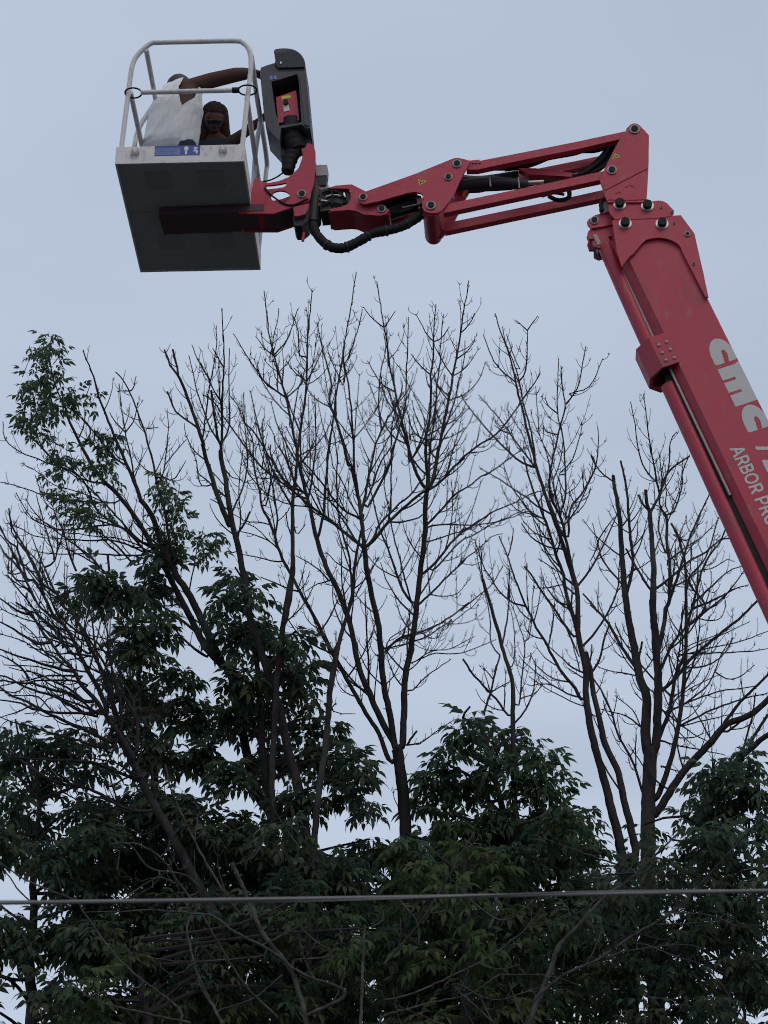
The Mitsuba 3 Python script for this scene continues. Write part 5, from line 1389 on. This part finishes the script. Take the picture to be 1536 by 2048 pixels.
# -------- leafy trees and bushes
LG = 'green trees round the bare stems'
leafy_tree('leafy_tree', 'low green tree filling the lower left edge of the picture', 'tree', YT - 0.2, [(60, 2300), (60, 1900), (80, 1600)], [
    (30, 1450, 42, 25), (15, 1520, 40, 45), (60, 1480, 30, 35), (120, 1490, 60, 40), (170, 1465, 45, 25), (190, 1520, 30, 40), (90, 1545, 70, 30), (25, 1580, 45, 40), (60, 1640, 95, 48), (190, 1635, 90, 50), (20, 1700, 70, 45), (130, 1720, 100, 45), (210, 1700, 60, 50), (60, 1850, 90, 30), (170, 1880, 100, 60), (150, 1790, 60, 40), (140, 2000, 90, 60), (90, 2120, 150, 70)] + lower_fill(-60, 230, 1680, 2240, 31, GAPS), 31, 'dark', 4.2, 150, LG)
leafy_tree('leafy_tree', 'dense green tree behind the left-leaning trunks', 'tree', YT + 0.2, [(300, 2300), (320, 1900), (300, 1500), (270, 1250)], [
    (190, 1150, 65, 30), (240, 1185, 75, 40), (150, 1180, 40, 30), (300, 1170, 60, 35), (330, 1110, 50, 30), (270, 1260, 65, 40), (290, 1310, 55, 30), (320, 1240, 45, 45), (240, 1350, 50, 30), (290, 1390, 80, 45), (250, 1440, 60, 40), (360, 1350, 55, 35), (370, 1420, 75, 55), (310, 1500, 80, 45), (400, 1500, 60, 45), (330, 1600, 85, 60), (270, 1580, 50, 40), (260, 1700, 80, 50), (360, 1690, 85, 55), (330, 1790, 100, 50), (250, 1900, 100, 70), (360, 1900, 90, 70), (320, 2010, 140, 60), (300, 2130, 150, 70)] + lower_fill(200, 420, 1600, 2240, 32, GAPS), 32, 'dark', 4.6, 150, LG)
leafy_tree('leafy_tree', 'dark green tree clothing the straight grey trunk left of centre', 'tree', YT - 0.1, [(560, 2300), (560, 1900), (530, 1500), (500, 1230)], [
    (470, 1145, 35, 25), (450, 1190, 40, 35), (510, 1180, 30, 30), (500, 1240, 45, 40), (450, 1265, 50, 35), (540, 1270, 45, 35), (590, 1275, 45, 30), (610, 1330, 40, 40), (560, 1340, 60, 40), (480, 1340, 65, 45), (620, 1380, 35, 30), (550, 1410, 70, 40), (470, 1430, 65, 50), (610, 1455, 40, 30), (660, 1450, 40, 30), (700, 1490, 45, 30), (640, 1510, 70, 45), (720, 1530, 40, 35), (540, 1510, 70, 50), (460, 1540, 60, 50), (690, 1570, 55, 40), (590, 1590, 80, 45), (480, 1640, 75, 55), (730, 1600, 28, 30), (580, 1690, 60, 50), (690, 1720, 60, 40), (740, 1690, 50, 35), (640, 1760, 80, 40), (500, 1740, 80, 55), (540, 1850, 100, 60), (660, 1870, 90, 60), (600, 1980, 140, 70), (560, 2120, 170, 70)] + lower_fill(420, 740, 1660, 2240, 33, GAPS), 33, 'dark', 4.6, 200, LG)
leafy_tree('leafy_tree', 'rounded green tree right of the middle trunk with a pointed leafy top', 'tree', YT - 0.1, [(1000, 2300), (1010, 1900), (1000, 1600), (960, 1440)], [
    (940, 1425, 32, 26), (985, 1455, 40, 26), (930, 1465, 40, 28), (1050, 1480, 45, 30), (990, 1510, 60, 40), (900, 1500, 38, 26), (870, 1545, 48, 35), (930, 1560, 65, 42), (1085, 1520, 42, 32), (1050, 1560, 65, 42), (1120, 1560, 38, 28), (850, 1600, 36, 40), (900, 1640, 60, 45), (990, 1630, 75, 50), (1090, 1630, 65, 45), (1160, 1625, 42, 36), (1180, 1680, 45, 36), (880, 1710, 60, 45), (980, 1720, 80, 50), (1090, 1720, 80, 55), (820, 1680, 40, 30), (1170, 1770, 70, 50), (1060, 1820, 90, 50), (900, 1830, 90, 55), (1000, 1930, 130, 70), (1150, 1900, 90, 70), (860, 1960, 100, 70), (1000, 2110, 200, 70)] + lower_fill(800, 1180, 1640, 2240, 34, GAPS), 34, 'mid', 4.6, 220, LG)
leafy_tree('leafy_tree', 'green tree at the right edge below the thick right-hand limb', 'tree', YT + 0.1, [(1450, 2300), (1450, 1900), (1460, 1600)], [
    (1490, 1510, 55, 32), (1430, 1530, 45, 32), (1470, 1560, 60, 36), (1400, 1570, 36, 30), (1520, 1580, 40, 50), (1390, 1615, 38, 32), (1450, 1620, 55, 40), (1500, 1650, 60, 45), (1400, 1680, 55, 45), (1340, 1690, 40, 28), (1290, 1660, 26, 22), (1290, 1720, 45, 35), (1470, 1720, 75, 50), (1370, 1760, 70, 45), (1270, 1790, 60, 45), (1500, 1820, 70, 60), (1390, 1850, 90, 55), (1280, 1890, 80, 65), (1500, 1940, 80, 70), (1390, 1970, 100, 70), (1560, 1720, 50, 80), (1400, 2110, 200, 70)] + lower_fill(1230, 1620, 1680, 2240, 35, GAPS), 35, 'dark', 4.5, 200, LG)
leafy_tree('leafy_tree', 'far green tree closing the gap behind the middle trunk low down', 'tree', YT + 3.0, [(760, 2300), (780, 1950), (790, 1720)], [
    (760, 1700, 70, 40), (830, 1730, 60, 45), (780, 1790, 110, 45), (700, 1800, 80, 45), (1220, 1740, 60, 40), (1230, 1830, 90, 50), (760, 1880, 130, 55), (800, 1990, 160, 60), (1220, 1960, 120, 70), (440, 1780, 100, 50), (420, 1980, 150, 70)] + lower_fill(380, 1250, 1730, 2200, 77, GAPS), 36, 'dark', 3.0, 0, LG)
leafy_tree('leafy_bush', 'lighter yellow-green leafy bush in front at the lower middle', 'bush', YT - 1.6, [(920, 2300), (930, 2000), (930, 1720)], [
    (930, 1690, 55, 36), (870, 1720, 45, 30), (990, 1715, 45, 36), (900, 1770, 60, 30), (820, 1750, 40, 26), (970, 1790, 50, 26), (850, 1900, 40, 36), (950, 1880, 60, 40), (880, 2030, 80, 45), (1010, 2010, 60, 45)], 37, 'light', 2.6, 160, None)
leafy_tree('leafy_bush', 'lighter yellow-green leafy bush in front at the lower left', 'bush', YT - 1.7, [(290, 2300), (290, 2050), (280, 1880)], [
    (250, 1905, 60, 36), (190, 1960, 55, 45), (310, 1870, 45, 30), (570, 1840, 45, 35), (610, 1800, 30, 24), (690, 1900, 36, 45), (720, 1870, 28, 36), (330, 1980, 60, 45), (450, 1900, 50, 30), (480, 1990, 60, 40), (600, 1990, 50, 40), (160, 2040, 60, 36)], 38, 'light', 2.3, 160, None)

# -------- dead lichen-covered bushes in front
ghost_tree('dead_bush', 'dead tangled branches with pale lichen in front at the lower left', 'bush', YT - 2.6, [
    '13 10 0 o 1260,1100 1240,900 1210,720 1150,560 1050,430 930,150', '10 5 0 o 1230,760 1380,670 1200,590 1080,500 960,440 850,360', '6 3 0 o 850,360 620,340 500,345 340,350', '7 4 0 o 1110,770 980,640 880,480 810,360', '8 5 0 o 890,796 800,620 760,480 750,400 790,330', '7 4 0 o 800,340 720,240 640,130 560,80 500,70', '5 4 0 o 640,130 670,100 680,60', '6 3 0 o 800,260 740,200 600,170 520,80 440,75',
    '9 6 0.2 o 1440,900 1450,600 1460,400', '6 3 0 o 760,790 700,780 560,750 380,700 250,600', '7 4 0 o 720,740 560,610 460,520 350,370 300,290', '5 3 0 o 870,745 880,740 1020,690 1130,600', '5 3 0 o 1180,540 1330,520 1240,450 1200,400', '5 3 0 o 1050,480 1200,400 1230,370', '5 3 0 o 640,200 570,240 500,290 440,330', '5 2.5 0 o 730,240 640,210 560,225', '4 2.5 0 o 940,160 1020,120 1055,50 1060,0', '4 2.5 0 o 1450,460 1400,430 1500,400 1536,380', '4 2.5 0 o 700,130 600,250 500,300', '5 3 0 o 300,300 200,260 90,210 0,150', '5 3 0 o 300,300 180,330 90,280 20,180', '4 2 0 o 470,180 480,100', '5 2.5 0 o 1060,520 880,540 700,545 560,520 480,490',
    '4 2 0 o 770,560 700,600 640,560 660,520', '5 3 0 o 620,630 620,700 600,740', '5 2.5 0 o 560,650 460,655 350,690', '7 4 0 z 480,1830 410,1720 350,1600 330,1530', '4 2 0 z 600,1700 545,1610 560,1590 590,1580',
], 19, 0.45, None, 'lichen_bark', 'lichen_bark', True, 0.4)
ghost_tree('dead_bush', 'dead branches with pale lichen reaching across the lower right foreground', 'bush', YT - 2.4, [
    '14 12 0 p 560,1100 570,900 580,796 650,620 700,480', '10 4 0.3 p 700,480 780,400 870,300 1000,200 1180,30', '9 4 -0.4 p 600,700 720,600 850,540 1000,440 1150,350 1280,220 1480,0', '5 2.5 0 p 850,540 1000,500 1200,480 1280,500', '4 3 0 p 1010,470 1150,520 1310,590 1450,796', '7 3 0 p 570,860 300,820 0,700', '6 3 0 p 0,700 100,680 300,590 430,520 560,420 640,320', '8 4 0 p 560,900 0,796 150,720 330,680 460,600',
    '7 5 0 p 0,560 150,380 250,220 360,30', '4.5 3 0 p 500,600 650,600 780,640', '5 3 0 p 560,900 280,640 440,700 600,660 720,660', '5 3 0 p 60,300 130,380 140,480', '4 3 0 p 380,550 460,580 540,560', '5 3 0 p 1150,350 1300,360 1420,410', '5 3 0 p 1080,395 1200,395 1400,385', '4.5 3 0 p 860,290 760,360 600,410', '5 3 0 p 340,300 480,380 600,300', '4 2 0 p 420,410 480,300', '5 3 0 p 1000,180 820,120 600,40', '4 2 0 p 1000,180 1030,230', '5 3 0 p 380,690 440,796', '5 3 0 p 560,796 500,630',
], 20, 0.45, None, 'lichen_bark', 'lichen_bark', True, 0.4)
